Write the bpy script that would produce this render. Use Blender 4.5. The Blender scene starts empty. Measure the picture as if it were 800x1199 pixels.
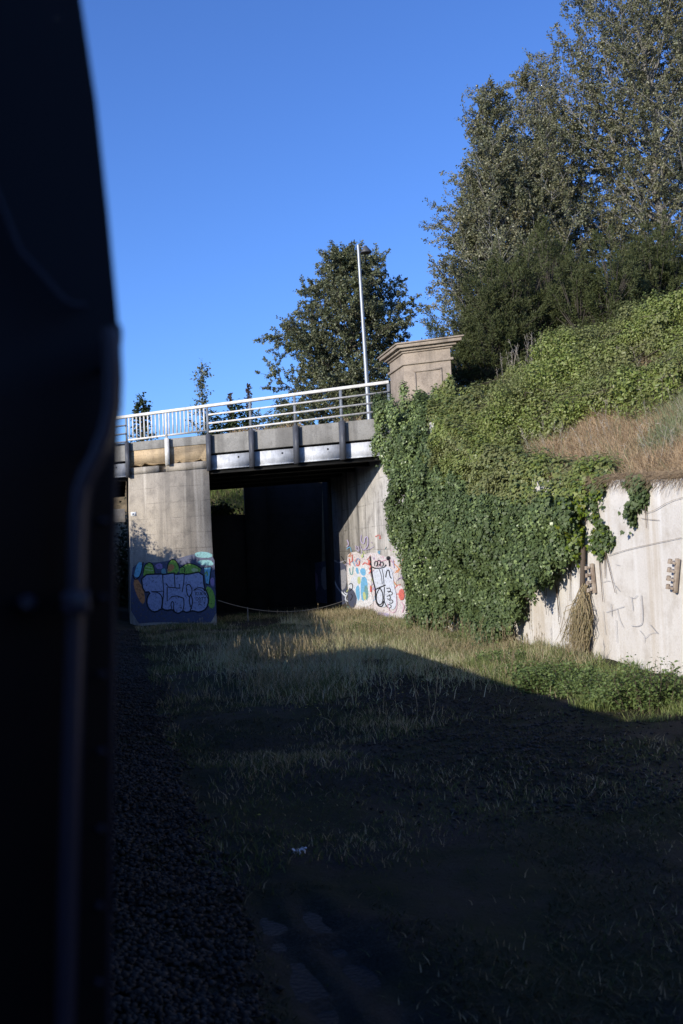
import bpy, math, random
import numpy as np
from mathutils import Matrix, Vector

S = bpy.context.scene
COL = S.collection
rad = math.radians
random.seed(7)

# ---------------------------------------------------------------- camera
EYE = np.array([0.0, 0.0, 2.6])
FPX = 35 / 36 * 1199


def rot_cam():
    return (Matrix.Rotation(rad(-12.673), 3, 'Z') @ Matrix.Rotation(rad(90 + 2.363), 3, 'X')
            @ Matrix.Rotation(rad(-2.5), 3, 'Z'))


CM = np.array(rot_cam())
cam_d = bpy.data.cameras.new('camera')
cam = bpy.data.objects.new('camera', cam_d)
COL.objects.link(cam)
cam.matrix_world = Matrix.Translation(Vector(EYE)) @ rot_cam().to_4x4()
cam_d.lens = 35
cam_d.sensor_fit = 'AUTO'
cam_d.sensor_width = 36
cam_d.clip_start = 0.05
cam_d.clip_end = 6000
cam_d.dof.use_dof = True
cam_d.dof.focus_distance = 34
cam_d.dof.aperture_fstop = 2.8
S.camera = cam

# ---------------------------------------------------------------- light
SUN_EL = 18.4
SUN_TRAVEL_AZ = 54.5      # degrees from +Y towards +X: where the light is going
SUN_STRENGTH = 4.6
SKY_STRENGTH = 0.075
EXPOSURE = 0.3
w = bpy.data.worlds.new('World')
S.world = w
w.use_nodes = True
nt = w.node_tree
nt.nodes.clear()
sky = nt.nodes.new('ShaderNodeTexSky')
sky.sky_type = 'NISHITA'
sky.sun_disc = False
sky.sun_elevation = rad(SUN_EL)
sky.sun_rotation = rad(SUN_TRAVEL_AZ + 180)
sky.altitude = 0
sky.air_density = 1.0
sky.dust_density = 0.6
sky.ozone_density = 3.0
bg = nt.nodes.new('ShaderNodeBackground')
bg.inputs[1].default_value = SKY_STRENGTH
wo = nt.nodes.new('ShaderNodeOutputWorld')
tint = nt.nodes.new('ShaderNodeMix')          # deep clear-air blue
tint.data_type = 'RGBA'
tint.blend_type = 'MULTIPLY'
tint.inputs[0].default_value = 1
tint.inputs[7].default_value = (1.05, 1.50, 2.48, 1)
nt.links.new(sky.outputs[0], tint.inputs[6])
nt.links.new(tint.outputs[2], bg.inputs[0])
nt.links.new(bg.outputs[0], wo.inputs[0])
sd = bpy.data.lights.new('sun', 'SUN')
sd.energy = SUN_STRENGTH
sd.angle = rad(0.53)
sd.color = (1.0, 0.93, 0.82)
sun = bpy.data.objects.new('sun', sd)
COL.objects.link(sun)
TR = np.array([math.sin(rad(SUN_TRAVEL_AZ)) * math.cos(rad(SUN_EL)),
               math.cos(rad(SUN_TRAVEL_AZ)) * math.cos(rad(SUN_EL)), -math.sin(rad(SUN_EL))])
sun.rotation_euler = Vector(TR).to_track_quat('-Z', 'Y').to_euler()
S.view_settings.view_transform = 'Standard'
S.view_settings.look = 'None'
S.view_settings.exposure = EXPOSURE
S.view_settings.gamma = 1
S.view_settings.use_curve_mapping = False


# ---------------------------------------------------------------- helpers
def ray(x, y):
    return CM @ np.array([(x - 400) / FPX, (599.5 - y) / FPX, -1.0])


def on_plane(x, y, n, p):
    r = ray(x, y)
    n = np.array(n, float)
    return EYE + r * (n.dot(np.array(p, float) - EYE) / n.dot(r))


def at_y(x, y, Y):
    return on_plane(x, y, (0, 1, 0), (0, Y, 0))


def at_x(x, y, X):
    return on_plane(x, y, (1, 0, 0), (X, 0, 0))


def at_z(x, y, z=0.0):
    return on_plane(x, y, (0, 0, 1), (0, 0, z))


def project(P):
    q = (P - EYE) @ CM
    return 400 + FPX * q[:, 0] / -q[:, 2], 599.5 - FPX * q[:, 1] / -q[:, 2]


def inpoly(x, y, poly):
    r = np.zeros(len(x), bool)
    n = len(poly)
    for i in range(n):
        x0, y0 = poly[i]
        x1, y1 = poly[(i + 1) % n]
        c = ((y0 > y) != (y1 > y)) & (x < (x1 - x0) * (y - y0) / (y1 - y0 + 1e-12) + x0)
        r ^= c
    return r


def _hash(i, j, k, seed):
    n = (i * 374761393 + j * 668265263 + k * 2147483647 + seed * 974711) & 0x7fffffff
    n = ((n ^ (n >> 13)) * 1274126177) & 0x7fffffff
    n = (n ^ (n >> 16)) & 0xffff
    return n / 65535.0


def vnoise(P, scale=1.0, seed=0):
    P = np.asarray(P, float) * scale
    I = np.floor(P).astype(np.int64)
    f = P - I
    f = f * f * (3 - 2 * f)
    out = np.zeros(len(P))
    for a in (0, 1):
        for b in (0, 1):
            for c in (0, 1):
                wgt = (np.where(a, f[:, 0], 1 - f[:, 0]) * np.where(b, f[:, 1], 1 - f[:, 1])
                       * np.where(c, f[:, 2], 1 - f[:, 2]))
                out += wgt * _hash(I[:, 0] + a, I[:, 1] + b, I[:, 2] + c, seed)
    return out


def n2(x, y, scale, seed=0):
    x = np.asarray(x, float)
    sh = x.shape
    P = np.stack([x.ravel(), np.asarray(y, float).ravel(), np.zeros(x.size)], 1)
    return vnoise(P, scale, seed).reshape(sh)


class MB:
    """collects geometry and links it as ONE mesh object"""

    def __init__(s):
        s.v, s.idx, s.sz, s.mi, s.n = [], [], [], [], 0

    def add(s, V, F, mi=0):
        V = np.asarray(V, float).reshape(-1, 3)
        F = np.asarray(F, np.int64)
        s.v.append(V)
        s.idx.append((F + s.n).ravel())
        s.sz.append(np.full(len(F), F.shape[1], np.int64))
        s.mi.append(np.full(len(F), mi, np.int64))
        s.n += len(V)

    def ngon(s, V, mi=0):
        s.add(V, [list(range(len(V)))], mi)

    def hexa(s, P, mi=0):
        s.add(P, [(0, 3, 2, 1), (4, 5, 6, 7), (0, 1, 5, 4), (1, 2, 6, 5), (2, 3, 7, 6), (3, 0, 4, 7)], mi)

    def box(s, a, b, mi=0):
        x0, y0, z0 = a
        x1, y1, z1 = b
        s.hexa([(x0, y0, z0), (x1, y0, z0), (x1, y1, z0), (x0, y1, z0),
                (x0, y0, z1), (x1, y0, z1), (x1, y1, z1), (x0, y1, z1)], mi)

    def prism(s, poly, vec, mi=0):
        """extrude a planar outline by a vector"""
        P = np.asarray(poly, float)
        n = len(P)
        s.v.append(np.vstack([P, P + np.asarray(vec, float)]))
        b = s.n
        for i in range(n):
            j = (i + 1) % n
            s.idx.append(np.array([b + i, b + j, b + n + j, b + n + i]))
            s.sz.append(np.array([4]))
            s.mi.append(np.array([mi]))
        s.idx += [np.arange(n)[::-1] + b, np.arange(n) + b + n]
        s.sz += [np.array([n]), np.array([n])]
        s.mi += [np.array([mi]), np.array([mi])]
        s.n += 2 * n

    def tube(s, pts, r, n=8, mi=0, cap=True):
        P = np.asarray(pts, float)
        r = np.broadcast_to(np.asarray(r, float), (len(P),))
        T = np.gradient(P, axis=0)
        T /= np.linalg.norm(T, axis=1)[:, None] + 1e-12
        ref = np.array([0.0, 0, 1]) if abs(T[0][2]) < .9 else np.array([1.0, 0, 0])
        V = []
        u = np.cross(T[0], ref)
        for p, t, rr in zip(P, T, r):
            u = u - t * u.dot(t)
            u /= np.linalg.norm(u) + 1e-12
            b = np.cross(t, u)
            a = np.arange(n) * 2 * math.pi / n
            V.append(p + rr * (np.cos(a)[:, None] * u + np.sin(a)[:, None] * b))
        V = np.vstack(V)
        F = []
        for i in range(len(P) - 1):
            for k in range(n):
                F.append((i * n + k, i * n + (k + 1) % n, (i + 1) * n + (k + 1) % n, (i + 1) * n + k))
        s.add(V, F, mi)
        if cap:
            s.ngon(V[:n][::-1], mi)
            s.ngon(V[-n:], mi)

    def segs(s, A, B, ra, rb, n=3, mi=0):
        """many tapered straight twigs at once"""
        A = np.asarray(A, float)
        B = np.asarray(B, float)
        T = B - A
        T /= np.linalg.norm(T, axis=1)[:, None] + 1e-9
        ref = np.where(np.abs(T[:, 2:3]) < .9, np.array([[0, 0, 1.0]]), np.array([[1.0, 0, 0]]))
        u = np.cross(T, ref)
        u /= np.linalg.norm(u, axis=1)[:, None] + 1e-9
        b = np.cross(T, u)
        a = np.arange(n) * 2 * math.pi / n
        ring = np.cos(a)[None, :, None] * u[:, None, :] + np.sin(a)[None, :, None] * b[:, None, :]
        ra = np.broadcast_to(np.asarray(ra, float), (len(A),))
        rb = np.broadcast_to(np.asarray(rb, float), (len(A),))
        V = np.concatenate([A[:, None] + ring * ra[:, None, None], B[:, None] + ring * rb[:, None, None]], 1)
        k = np.arange(n)
        f = np.stack([k, (k + 1) % n, (k + 1) % n + n, k + n], 1)
        F = (np.arange(len(A)) * 2 * n)[:, None, None] + f[None]
        s.add(V.reshape(-1, 3), F.reshape(-1, 4), mi)

    def build(s, name, mats, parent=None, smooth=False, bevel=0):
        me = bpy.data.meshes.new(name)
        V = np.vstack(s.v)
        org = np.zeros(3)
        idx = np.concatenate(s.idx)
        sz = np.concatenate(s.sz)
        me.vertices.add(len(V))
        me.vertices.foreach_set('co', V.astype(np.float32).ravel())
        me.loops.add(len(idx))
        me.loops.foreach_set('vertex_index', idx.astype(np.int32))
        me.polygons.add(len(sz))
        st = np.concatenate([[0], np.cumsum(sz)[:-1]])
        me.polygons.foreach_set('loop_start', st.astype(np.int32))
        me.polygons.foreach_set('material_index', np.concatenate(s.mi).astype(np.int32))
        if smooth:
            me.polygons.foreach_set('use_smooth', np.ones(len(sz), bool))
        if not isinstance(mats, (list, tuple)):
            mats = [mats]
        for m in mats:
            me.materials.append(m)
        me.update(calc_edges=True)
        me.validate()
        o = bpy.data.objects.new(name, me)
        COL.objects.link(o)
        if parent is not None:
            o.parent = parent
            o.matrix_parent_inverse = Matrix.Translation(-Vector(parent['_loc'])) if '_loc' in parent else Matrix()
        if bevel:
            md = o.modifiers.new('bevel', 'BEVEL')
            md.width = bevel
            md.segments = 2
            md.limit_method = 'ANGLE'
        return o


def tag(o, label, cat, group=None, kind=None):
    o['label'] = label
    o['category'] = cat
    if group:
        o['group'] = group
    if kind:
        o['kind'] = kind
    return o


def thing(name, label, cat, loc, group=None):
    o = bpy.data.objects.new(name, None)
    COL.objects.link(o)
    o.location = loc
    o['_loc'] = [float(c) for c in loc]
    o.empty_display_size = .3
    return tag(o, label, cat, group)


def structure(o):
    o['kind'] = 'structure'
    return o


def stuff(o, label, cat):
    return tag(o, label, cat, kind='stuff')


# ---------------------------------------------------------------- materials
class NT:
    def __init__(s, name):
        s.m = bpy.data.materials.new(name)
        s.m.use_nodes = True
        s.t = s.m.node_tree
        s.t.nodes.clear()
        s.out = s.n('ShaderNodeOutputMaterial')

    def n(s, typ, **kw):
        x = s.t.nodes.new(typ)
        for k, v in kw.items():
            setattr(x, k, v)
        return x

    def l(s, a, b):
        s.t.links.new(a, b)

    def coord(s, scale=(1, 1, 1), rot=(0, 0, 0)):
        g = s.n('ShaderNodeNewGeometry')
        mp = s.n('ShaderNodeMapping')
        mp.inputs['Scale'].default_value = scale
        mp.inputs['Rotation'].default_value = rot
        s.l(g.outputs['Position'], mp.inputs['Vector'])
        return mp.outputs[0]

    def noise(s, scale, detail=4, rough=.55, co=None, stretch=(1, 1, 1)):
        x = s.n('ShaderNodeTexNoise')
        x.inputs['Scale'].default_value = scale
        x.inputs['Detail'].default_value = detail
        x.inputs['Roughness'].default_value = rough
        s.l(co if co is not None else s.coord(stretch), x.inputs['Vector'])
        return x.outputs[0]

    def ramp(s, fac, stops, interp='LINEAR'):
        x = s.n('ShaderNodeValToRGB')
        x.color_ramp.interpolation = interp
        el = x.color_ramp.elements
        while len(el) < len(stops):
            el.new(.5)
        for e, (p, c) in zip(el, stops):
            e.position = p
            e.color = (*c, 1) if not np.isscalar(c) else (c, c, c, 1)
        s.l(fac, x.inputs[0])
        return x.outputs[0]

    def mix(s, fac, a, b, mode='MIX'):
        x = s.n('ShaderNodeMix', data_type='RGBA', blend_type=mode)
        for sock, v in ((x.inputs[0], fac), (x.inputs[6], a), (x.inputs[7], b)):
            if isinstance(v, (int, float)):
                sock.default_value = v
            elif isinstance(v, tuple):
                sock.default_value = (*v, 1)
            else:
                s.l(v, sock)
        return x.outputs[2]

    def math(s, op, a, b=0.0, c=0.0):
        x = s.n('ShaderNodeMath', operation=op)
        for i, v in enumerate((a, b, c)):
            if isinstance(v, (int, float)):
                x.inputs[i].default_value = v
            else:
                s.l(v, x.inputs[i])
        return x.outputs[0]

    def principled(s, color, rough=.85, bump=None, bump_str=.3, bump_dist=.02, metallic=0.0, spec=.3):
        p = s.n('ShaderNodeBsdfPrincipled')
        if isinstance(color, tuple):
            p.inputs['Base Color'].default_value = (*color, 1)
        else:
            s.l(color, p.inputs['Base Color'])
        if isinstance(rough, (int, float)):
            p.inputs['Roughness'].default_value = rough
        else:
            s.l(rough, p.inputs['Roughness'])
        p.inputs['Metallic'].default_value = metallic
        p.inputs['Specular IOR Level'].default_value = spec
        if bump is not None:
            b = s.n('ShaderNodeBump')
            b.inputs['Strength'].default_value = bump_str
            b.inputs['Distance'].default_value = bump_dist
            s.l(bump, b.inputs['Height'])
            s.l(b.outputs[0], p.inputs['Normal'])
        s.l(p.outputs[0], s.out.inputs[0])
        return p


def plain(name, c, rough=.6, metallic=0.0, wear=None, spec=.3):
    t = NT(name)
    if wear:
        col = t.mix(t.ramp(t.noise(3.5, 6, .65), [(.42, 0), (.68, 1)]), c, wear)
        col = t.mix(t.ramp(t.noise(14, 5, .6, stretch=(1, 1, .25)), [(.5, 0), (.8, .5)]), col,
                    tuple(v * .6 for v in wear))
    else:
        col = t.mix(t.noise(9, 4), tuple(v * .85 for v in c), tuple(min(1, v * 1.12) for v in c))
    t.principled(col, rough, t.noise(60, 3), .12, .004, metallic, spec)
    return t.m


def concrete(name, light, mid, dark, streak=None, streak_amt=.5, boards=.55, fine=1.0, lowdark=None, pale=None):
    t = NT(name)
    co = t.coord()
    big = t.noise(.45, 6, .6, co)
    med = t.noise(2.3, 6, .65, co)
    col = t.mix(t.ramp(big, [(.3, 0), (.7, 1)]), mid, light)
    col = t.mix(t.ramp(med, [(.48, 0), (.74, .75)]), col, dark)
    st = t.noise(1.0, 5, .6, stretch=(1.9, 1.9, .09))
    if streak:
        col = t.mix(t.ramp(st, [(.5, 0), (.62, streak_amt)]), col, streak)
    if pale:
        st2 = t.noise(1.35, 4, .55, stretch=(1.2, 1.2, .06))
        col = t.mix(t.ramp(st2, [(.54, 0), (.64, .75)]), col, pale)
    if lowdark is not None:
        sp = t.n('ShaderNodeSeparateXYZ')
        t.l(co, sp.inputs[0])
        zz = t.math('ADD', sp.outputs[2], t.math('MULTIPLY', med, 1.2))
        col = t.mix(t.ramp(zz, [(.55, .7), (1.25, 0)]) if False else t.math('MULTIPLY', t.ramp(zz, [(.5, 1), (1.0, 0)]), .7), col, lowdark)
    speck = t.noise(26, 4, .7, co)
    col = t.mix(t.ramp(speck, [(.5, 0), (.72, .55 * fine)]), col, tuple(v * .55 for v in dark))
    bump = t.math('ADD', t.math('MULTIPLY', speck, .6), med)
    if boards:
        sp = t.n('ShaderNodeSeparateXYZ')
        t.l(co, sp.inputs[0])
        wob = t.math('MULTIPLY', t.noise(.8, 3, .5, co), .07)
        fr = t.math('FRACT', t.math('MULTIPLY', t.math('ADD', sp.outputs[2], wob), 1 / boards))
        line = t.ramp(fr, [(0, 1), (.035, 0), (.97, 0), (1, 1)])
        brk = t.ramp(t.noise(1.7, 4, .6, co), [(.42, 0), (.6, 1)])
        lm = t.math('MULTIPLY', t.math('MULTIPLY', line, brk), .55)
        col = t.mix(lm, col, tuple(v * .35 for v in dark))
        bump = t.math('SUBTRACT', bump, t.math('MULTIPLY', line, .5))
    t.principled(col, .9, bump, .55, .02, 0, .2)
    return t.m


def foliage(name, cols, rough=.5, trans=.25, spec=.35, clump=None, cscale=.8):
    t = NT(name)
    g = t.n('ShaderNodeNewGeometry')
    n = len(cols)
    col = t.ramp(g.outputs['Random Per Island'], [(i / max(1, n - 1), c) for i, c in enumerate(cols)])
    if clump:
        col = t.mix(t.ramp(t.noise(cscale, 4, .6), [(.42, 0), (.62, .85)]), col, clump)
    p = t.principled(col, rough, spec=spec)
    tr = t.n('ShaderNodeBsdfTranslucent')
    t.l(col, tr.inputs[0])
    mx = t.n('ShaderNodeMixShader')
    mx.inputs[0].default_value = trans
    t.l(p.outputs[0], mx.inputs[1])
    t.l(tr.outputs[0], mx.inputs[2])
    t.l(mx.outputs[0], t.out.inputs[0])
    return t.m


M_PIER = concrete('pier concrete', (.44, .385, .31), (.31, .275, .225), (.175, .155, .13), streak=(.15, .135, .115),
                  streak_amt=.5, boards=.62, pale=(.58, .52, .43))
M_BAND = concrete('sandy render', (.56, .43, .27), (.48, .35, .21), (.28, .20, .13), streak=(.16, .13, .10),
                  streak_amt=.4, boards=.33)
M_PARAPET = concrete('grey parapet concrete', (.30, .29, .27), (.22, .21, .195), (.13, .125, .115),
                     streak=(.09, .085, .08), streak_amt=.5, boards=0)
M_ABUT = concrete('pale abutment concrete', (.50, .47, .43), (.36, .34, .315), (.13, .12, .11), streak=(.10, .095, .09),
                  streak_amt=.75, boards=.9, pale=(.62, .59, .55))
M_WALL = concrete("whitewashed wall concrete", (.62, .585, .535), (.54, .505, .46), (.40, .355, .30),
                  streak=(.44, .37, .28), streak_amt=.5, boards=0, pale=(.68, .66, .63), fine=.45)
M_STONE = concrete('weathered pilaster stone', (.34, .28, .22), (.27, .22, .17), (.15, .12, .095), streak=(.12, .10, .08),
                   streak_amt=.5, boards=0)
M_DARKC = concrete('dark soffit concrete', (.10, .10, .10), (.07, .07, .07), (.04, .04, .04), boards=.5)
M_SHADE = concrete('shade darkened concrete', (.026, .025, .024), (.016, .016, .015), (.010, .010, .009), boards=.5)  # near-black concrete with the shade of the underpass put into its colour
M_PANEL = plain('galvanised panel paint', (.60, .61, .63), .5, wear=(.40, .41, .43))
M_POST = plain('weathered grey steel', (.20, .22, .25), .5, wear=(.13, .14, .16))
M_RAIL = plain('white rail paint', (.66, .635, .59), .5, wear=(.46, .44, .41))
M_FOOT = plain('dark weathered post steel', (.075, .08, .095), .5, wear=(.05, .05, .055))
M_LAMP = plain('galvanised pole', (.33, .35, .38), .42, .3)
M_BLACK = plain('black enamel', (.012, .012, .014), .4)
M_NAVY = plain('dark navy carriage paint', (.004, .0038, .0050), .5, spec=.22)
M_ROOF = plain('sooty roof', (.006, .006, .006), .7)
M_PIPE = plain('dark handrail steel', (.032, .028, .040), .32)
M_RUST = plain('rusty brown steel', (.06, .035, .025), .8, wear=(.03, .02, .016))
M_TIMBER = plain('weathered bracket timber', (.33, .27, .21), .8, wear=(.15, .10, .07))
M_ROPE = plain('grey wire rope', (.16, .15, .13), .7)
M_WHITE = plain('white plate', (.78, .78, .76), .5)
M_ASPH = plain('asphalt', (.05, .05, .05), .9)
M_PAPER = plain('litter paper', (.6, .6, .62), .7)


# ---------------------------------------------------------------- terrain
WX = 9.65           # face of the right hand retaining wall
ZT_Y = [0, 12, 16, 18.9, 21.4, 25.8, 29, 31.2, 34, 80]
ZT_Z = [3.4, 3.5, 3.66, 3.84, 4.1, 4.95, 6.3, 7.1, 7.2, 7.2]
ZL_Y = [-50, 0, 14, 17, 19.3, 22.5, 26, 33, 39.5, 42, 80]
ZL_Z = [1.2, 1.6, 2.4, 2.9, 3.5, 4.55, 4.85, 5.15, 5.15, 7.2, 7.2]


def zt(Y):
    return np.interp(Y, ZT_Y, ZT_Z)


def terr(X, Y):
    X = np.asarray(X, float)
    Y = np.asarray(Y, float)
    fl = (n2(X, Y, .5, 1) - .5) * .16 + (n2(X, Y, 2.3, 2) - .5) * .07 + (n2(X, Y, 6, 3) - .5) * .03
    # two water filled ruts close by
    for (x0, y0, x1, y1, wd) in ((1.02, 7.9, 1.08, 4.2, .14), (1.33, 7.6, 1.58, 4.2, .17)):
        t = np.clip((Y - y0) / (y1 - y0), -.2, 1.2)
        cx = x0 + (x1 - x0) * t + (n2(X * 0, Y, 1.2, 5) - .5) * .12
        ww = wd * (.65 + .7 * n2(X, Y, 2.2, 9))
        dep = np.exp(-((X - cx) / ww) ** 2) * np.clip((8.1 - Y) / .7, 0, 1) * np.clip(.45 + 1.1 * n2(X, Y, 5.5, 14), 0, 1.1)
        fl = fl * (1 - .6 * dep) - .10 * dep
    # wall foot: soil heaped a little
    fl = fl + np.clip((X - 8.2) / 1.4, 0, 1) ** 2 * (.10 + .12 * n2(X, Y, .7, 12))
    # track bed towards the train
    fl = fl + .18 * np.clip((.75 - X) / 1.0, 0, 1)
    plat = np.where(Y < 30, 7.75, 7.2)
    plat = np.interp(Y, [0, 20, 29, 33, 200], [8.3, 8.5, 8.3, 7.15, 7.15])
    rb = zt(Y) + .72 * (X - WX - .35)
    rb = -np.log(np.exp(-1.4 * rb) + np.exp(-1.4 * plat)) / 1.4
    rb = rb + (n2(X, Y, .45, 21) - .5) * .5 * np.clip((X - 10.3) / 2, 0, 1)
    zl = np.interp(Y, ZL_Y, ZL_Z)
    lb = zl * (X < -4.75) + np.clip(-4.8 - X, 0, 99) * .28
    lb = np.minimum(lb, 7.2) + (n2(X, Y, .8, 33) - .5) * .2
    Z = np.where(X > WX + .3, rb, np.where(X < -4.75, np.maximum(fl, lb), fl))
    far = np.clip((Y - 57 - .5 * (n2(X, Y, .3, 40) - .5) * 6) * .6, 0, 10.5) + (n2(X, Y, 1.1, 41) - .5) * .3
    Z = np.where(Y > 57, np.maximum(Z, far), Z)
    hz = np.hypot(X, Y)
    return np.where(hz > 300, np.minimum(Z, 7.2), Z)


def lines(segs):
    out = [segs[0][0]]
    for a, b, st in segs:
        n = max(1, int(round((b - a) / st)))
        out += list(np.linspace(a, b, n + 1)[1:])
    return np.array(out)


gx = lines([(-3000, -200, 400), (-200, -20, 20), (-20, -6, 1.0), (-6, -5, .5), (-5, -4.6, .1), (-4.6, .6, .3), (.6, 2.2, .06), (2.2, 9.6, .2), (9.6, 9.9, .1),
            (9.9, 26, .35), (26, 60, 2), (60, 200, 14), (200, 3000, 400)])
gy = lines([(-3000, -100, 300), (-100, 0, 8), (0, 4, .5), (4, 8.6, .08), (8.6, 34, .22), (34, 72, .5), (72, 200, 8), (200, 3000, 350)])
GX, GY = np.meshgrid(gx, gy, indexing='ij')
GZ = terr(GX, GY)
mb = MB()
nx, ny = GX.shape
ii, jj = np.meshgrid(np.arange(nx - 1), np.arange(ny - 1), indexing='ij')
b0 = (ii * ny + jj).ravel()
mb.add(np.stack([GX.ravel(), GY.ravel(), GZ.ravel()], 1), np.stack([b0, b0 + ny, b0 + ny + 1, b0 + 1], 1))
t = NT('ground soil')
co = t.coord()
sp = t.n('ShaderNodeSeparateXYZ')
t.l(co, sp.inputs[0])
soil = t.mix(t.ramp(t.noise(.9, 6, .65, co), [(.35, 0), (.65, 1)]), (.020, .016, .012), (.038, .031, .023))
soil = t.mix(t.ramp(t.noise(35, 4, .7, co), [(.45, 0), (.65, .8)]), soil, (.052, .046, .040))
moss = t.ramp(t.noise(.55, 6, .7, co), [(.42, 0), (.58, 1)])
soil = t.mix(moss, soil, (.022, .025, .010))
straw = t.mix(t.ramp(t.noise(2.4, 5, .7, co), [(.35, 0), (.62, 1)]), (.13, .10, .058), (.25, .19, .11))
bank = t.ramp(sp.outputs[2], [(0, 0), (.001, 0)])
hi = t.math('GREATER_THAN', sp.outputs[2], 1.4)
col = t.mix(hi, soil, straw)
t.principled(col, .95, t.math('ADD', t.noise(9, 6, .7, co), t.math('MULTIPLY', t.noise(45, 4, .7, co), .5)), .8, .05, 0, .15)
ground = structure(mb.build('ground', t.m, smooth=True))

# puddle water lying in the ruts
mb = MB()
mb.add([(.55, 4.0, -.092), (2.1, 4.0, -.092), (2.1, 8.2, -.092), (.55, 8.2, -.092)], [(0, 1, 2, 3)])
t = NT('muddy water')
t.principled((.010, .009, .011), .34, t.noise(30, 5), .8, .014, 0, .04)
structure(mb.build('puddle_water', t.m))

# road over the bridge and its approaches
D = np.array([-.81923, .57346, 0])        # along the bridge, to the left
A0 = np.array([WX, 35.0, 0.0])
DEPTH = 10.6                              # bridge width measured along the track


def bp(u, off=0.0, z=0.0):
    return A0 + D * u + np.array([0, off, z])


mb = MB()
mb.add([bp(-60, .9, 7.29), bp(-60, DEPTH - .9, 7.29), bp(60, DEPTH - .9, 7.29), bp(60, .9, 7.29)], [(0, 1, 2, 3)])
structure(mb.build('road', M_ASPH))


def bbox(mb, u0, u1, o0, o1, z0, z1, mi=0):
    mb.hexa([bp(u0, o0, z0), bp(u1, o0, z0), bp(u1, o1, z0), bp(u0, o1, z0),
             bp(u0, o0, z1), bp(u1, o0, z1), bp(u1, o1, z1), bp(u0, o1, z1)][:8], mi)


# ---------------------------------------------------------------- bridge
bridge = thing('road_bridge', 'concrete and steel road bridge with white railings crossing the railway cutting', 'bridge',
               bp(7.5))
mb = MB()
bbox(mb, -1.5, 24, .45, DEPTH - .45, 6.75, 7.25)
mb.build('deck', M_SHADE, bridge)
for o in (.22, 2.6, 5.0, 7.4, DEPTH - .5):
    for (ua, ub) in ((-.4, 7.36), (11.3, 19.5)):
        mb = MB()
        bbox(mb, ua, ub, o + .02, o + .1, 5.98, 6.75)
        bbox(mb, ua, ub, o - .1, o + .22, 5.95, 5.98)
        mb.build('girder', M_SHADE, bridge)
for (ua, ub) in ((-.5, 7.44), (11.22, 20)):
    mb = MB()
    bbox(mb, ua, ub, .0, .42, 6.74, 7.48)
    mb.build('parapet', M_PARAPET, bridge, bevel=.015)
    mb = MB()
    bbox(mb, ua, ub, DEPTH - .42, DEPTH, 6.74, 7.48)
    mb.build('parapet', M_PARAPET, bridge, bevel=.015)
PU = [1.75 + 1.895 * k for k in range(-1, 10)]
for k, (ua, ub) in enumerate(zip(PU[:-1], PU[1:])):
    if 4 <= k <= 5:
        continue
    mb = MB()
    bbox(mb, ua + .07, ub - .07, .10, .19, 6.10, 6.66)
    bbox(mb, ua + .07, ub - .07, .06, .19, 6.10, 6.14)
    p = mb.build('fascia_panel', M_PANEL, bridge)
    mb = MB()
    c = bp(ua + .55, .10, 6.52)
    mb.tube([c, c + np.array([0, -.03, 0])], .035, 8)
    mb.build('bolt', M_BLACK, p)


def zr(u):
    return 8.74 - .0185 * u


railing = bridge
for k, u in enumerate(PU):
    zb = 6.06
    if abs(u - 9.33) < .2:
        zb = 6.42
    mb = MB()
    # I section below the parapet top
    bbox(mb, u - .10, u + .10, -.24, -.222, zb, 7.5)
    bbox(mb, u - .012, u + .012, -.222, -.04, zb, 7.5)
    bbox(mb, u - .10, u + .10, -.04, -.012, zb, 7.5)
    mb.build('post_foot', M_FOOT if abs(u - 9.33) > .2 else M_RAIL, bridge)
    mb = MB()
    bbox(mb, u - .05, u + .05, -.2, -.1, 7.503, zr(u) - .06)
    mb.build('railing_post', M_POST if abs(u - 9.33) > .2 else M_RAIL, bridge)
mb = MB()
bp_ = lambda u, o, z: bp(u, o, z)
for (ua, ub) in ((-.15, 19),):
    P = [bp(ua, -.24, zr(ua) - .06), bp(ub, -.24, zr(ub) - .06), bp(ub, -.06, zr(ub) - .06), bp(ua, -.06, zr(ua) - .06)]
    Q = [p + np.array([0, 0, .12]) for p in P]
    mb.hexa(P + Q)
mb.build('top_rail', M_RAIL, bridge, bevel=.02)
for (ua, ub) in ((-.15, 7.40), (11.27, 19)):
    for dz in (.36, .70, 1.03):
        mb = MB()
        P = [bp(ua, -.26, zr(ua) - dz - .032), bp(ub, -.26, zr(ub) - dz - .032), bp(ub, -.203, zr(ub) - dz - .032),
             bp(ua, -.203, zr(ua) - dz - .032)]
        mb.hexa(P + [p + np.array([0, 0, .064]) for p in P])
        mb.build('lower_rail', M_RAIL, bridge)
mb = MB()
ua, ub = 7.5, 11.17
P = [bp(ua, -.2, zr(ua) - 1.0), bp(ub, -.2, zr(ub) - 1.0), bp(ub, -.12, zr(ub) - 1.0), bp(ua, -.12, zr(ua) - 1.0)]
mb.hexa(P + [p + np.array([0, 0, .07]) for p in P])
mb.build('lower_rail', M_RAIL, bridge)
for ua, ub in ((7.45, 9.33), (9.33, 11.22)):
    for i in range(10):
        u = ua + (ub - ua) * (i + .75) / 10.5
        mb = MB()
        bbox(mb, u - .032, u + .032, -.185, -.135, zr(u) - .93, zr(u) - .06)
        mb.build('baluster', M_RAIL, bridge)
# railing on the far side of the road
far = []
mb = MB()
for (ua, ub, z0, z1) in ((-1, 22, 8.6, 8.7), (-1, 22, 8.2, 8.26), (-1, 22, 7.85, 7.9)):
    bbox(mb, ua, ub, DEPTH - .1, DEPTH - .03, z0, z1)
for k in range(12):
    u = -1 + 2 * k
    bbox(mb, u - .04, u + .04, DEPTH - .18, DEPTH - .103, 7.483, 8.68)
mb.build('railing', M_RAIL, bridge)


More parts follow.
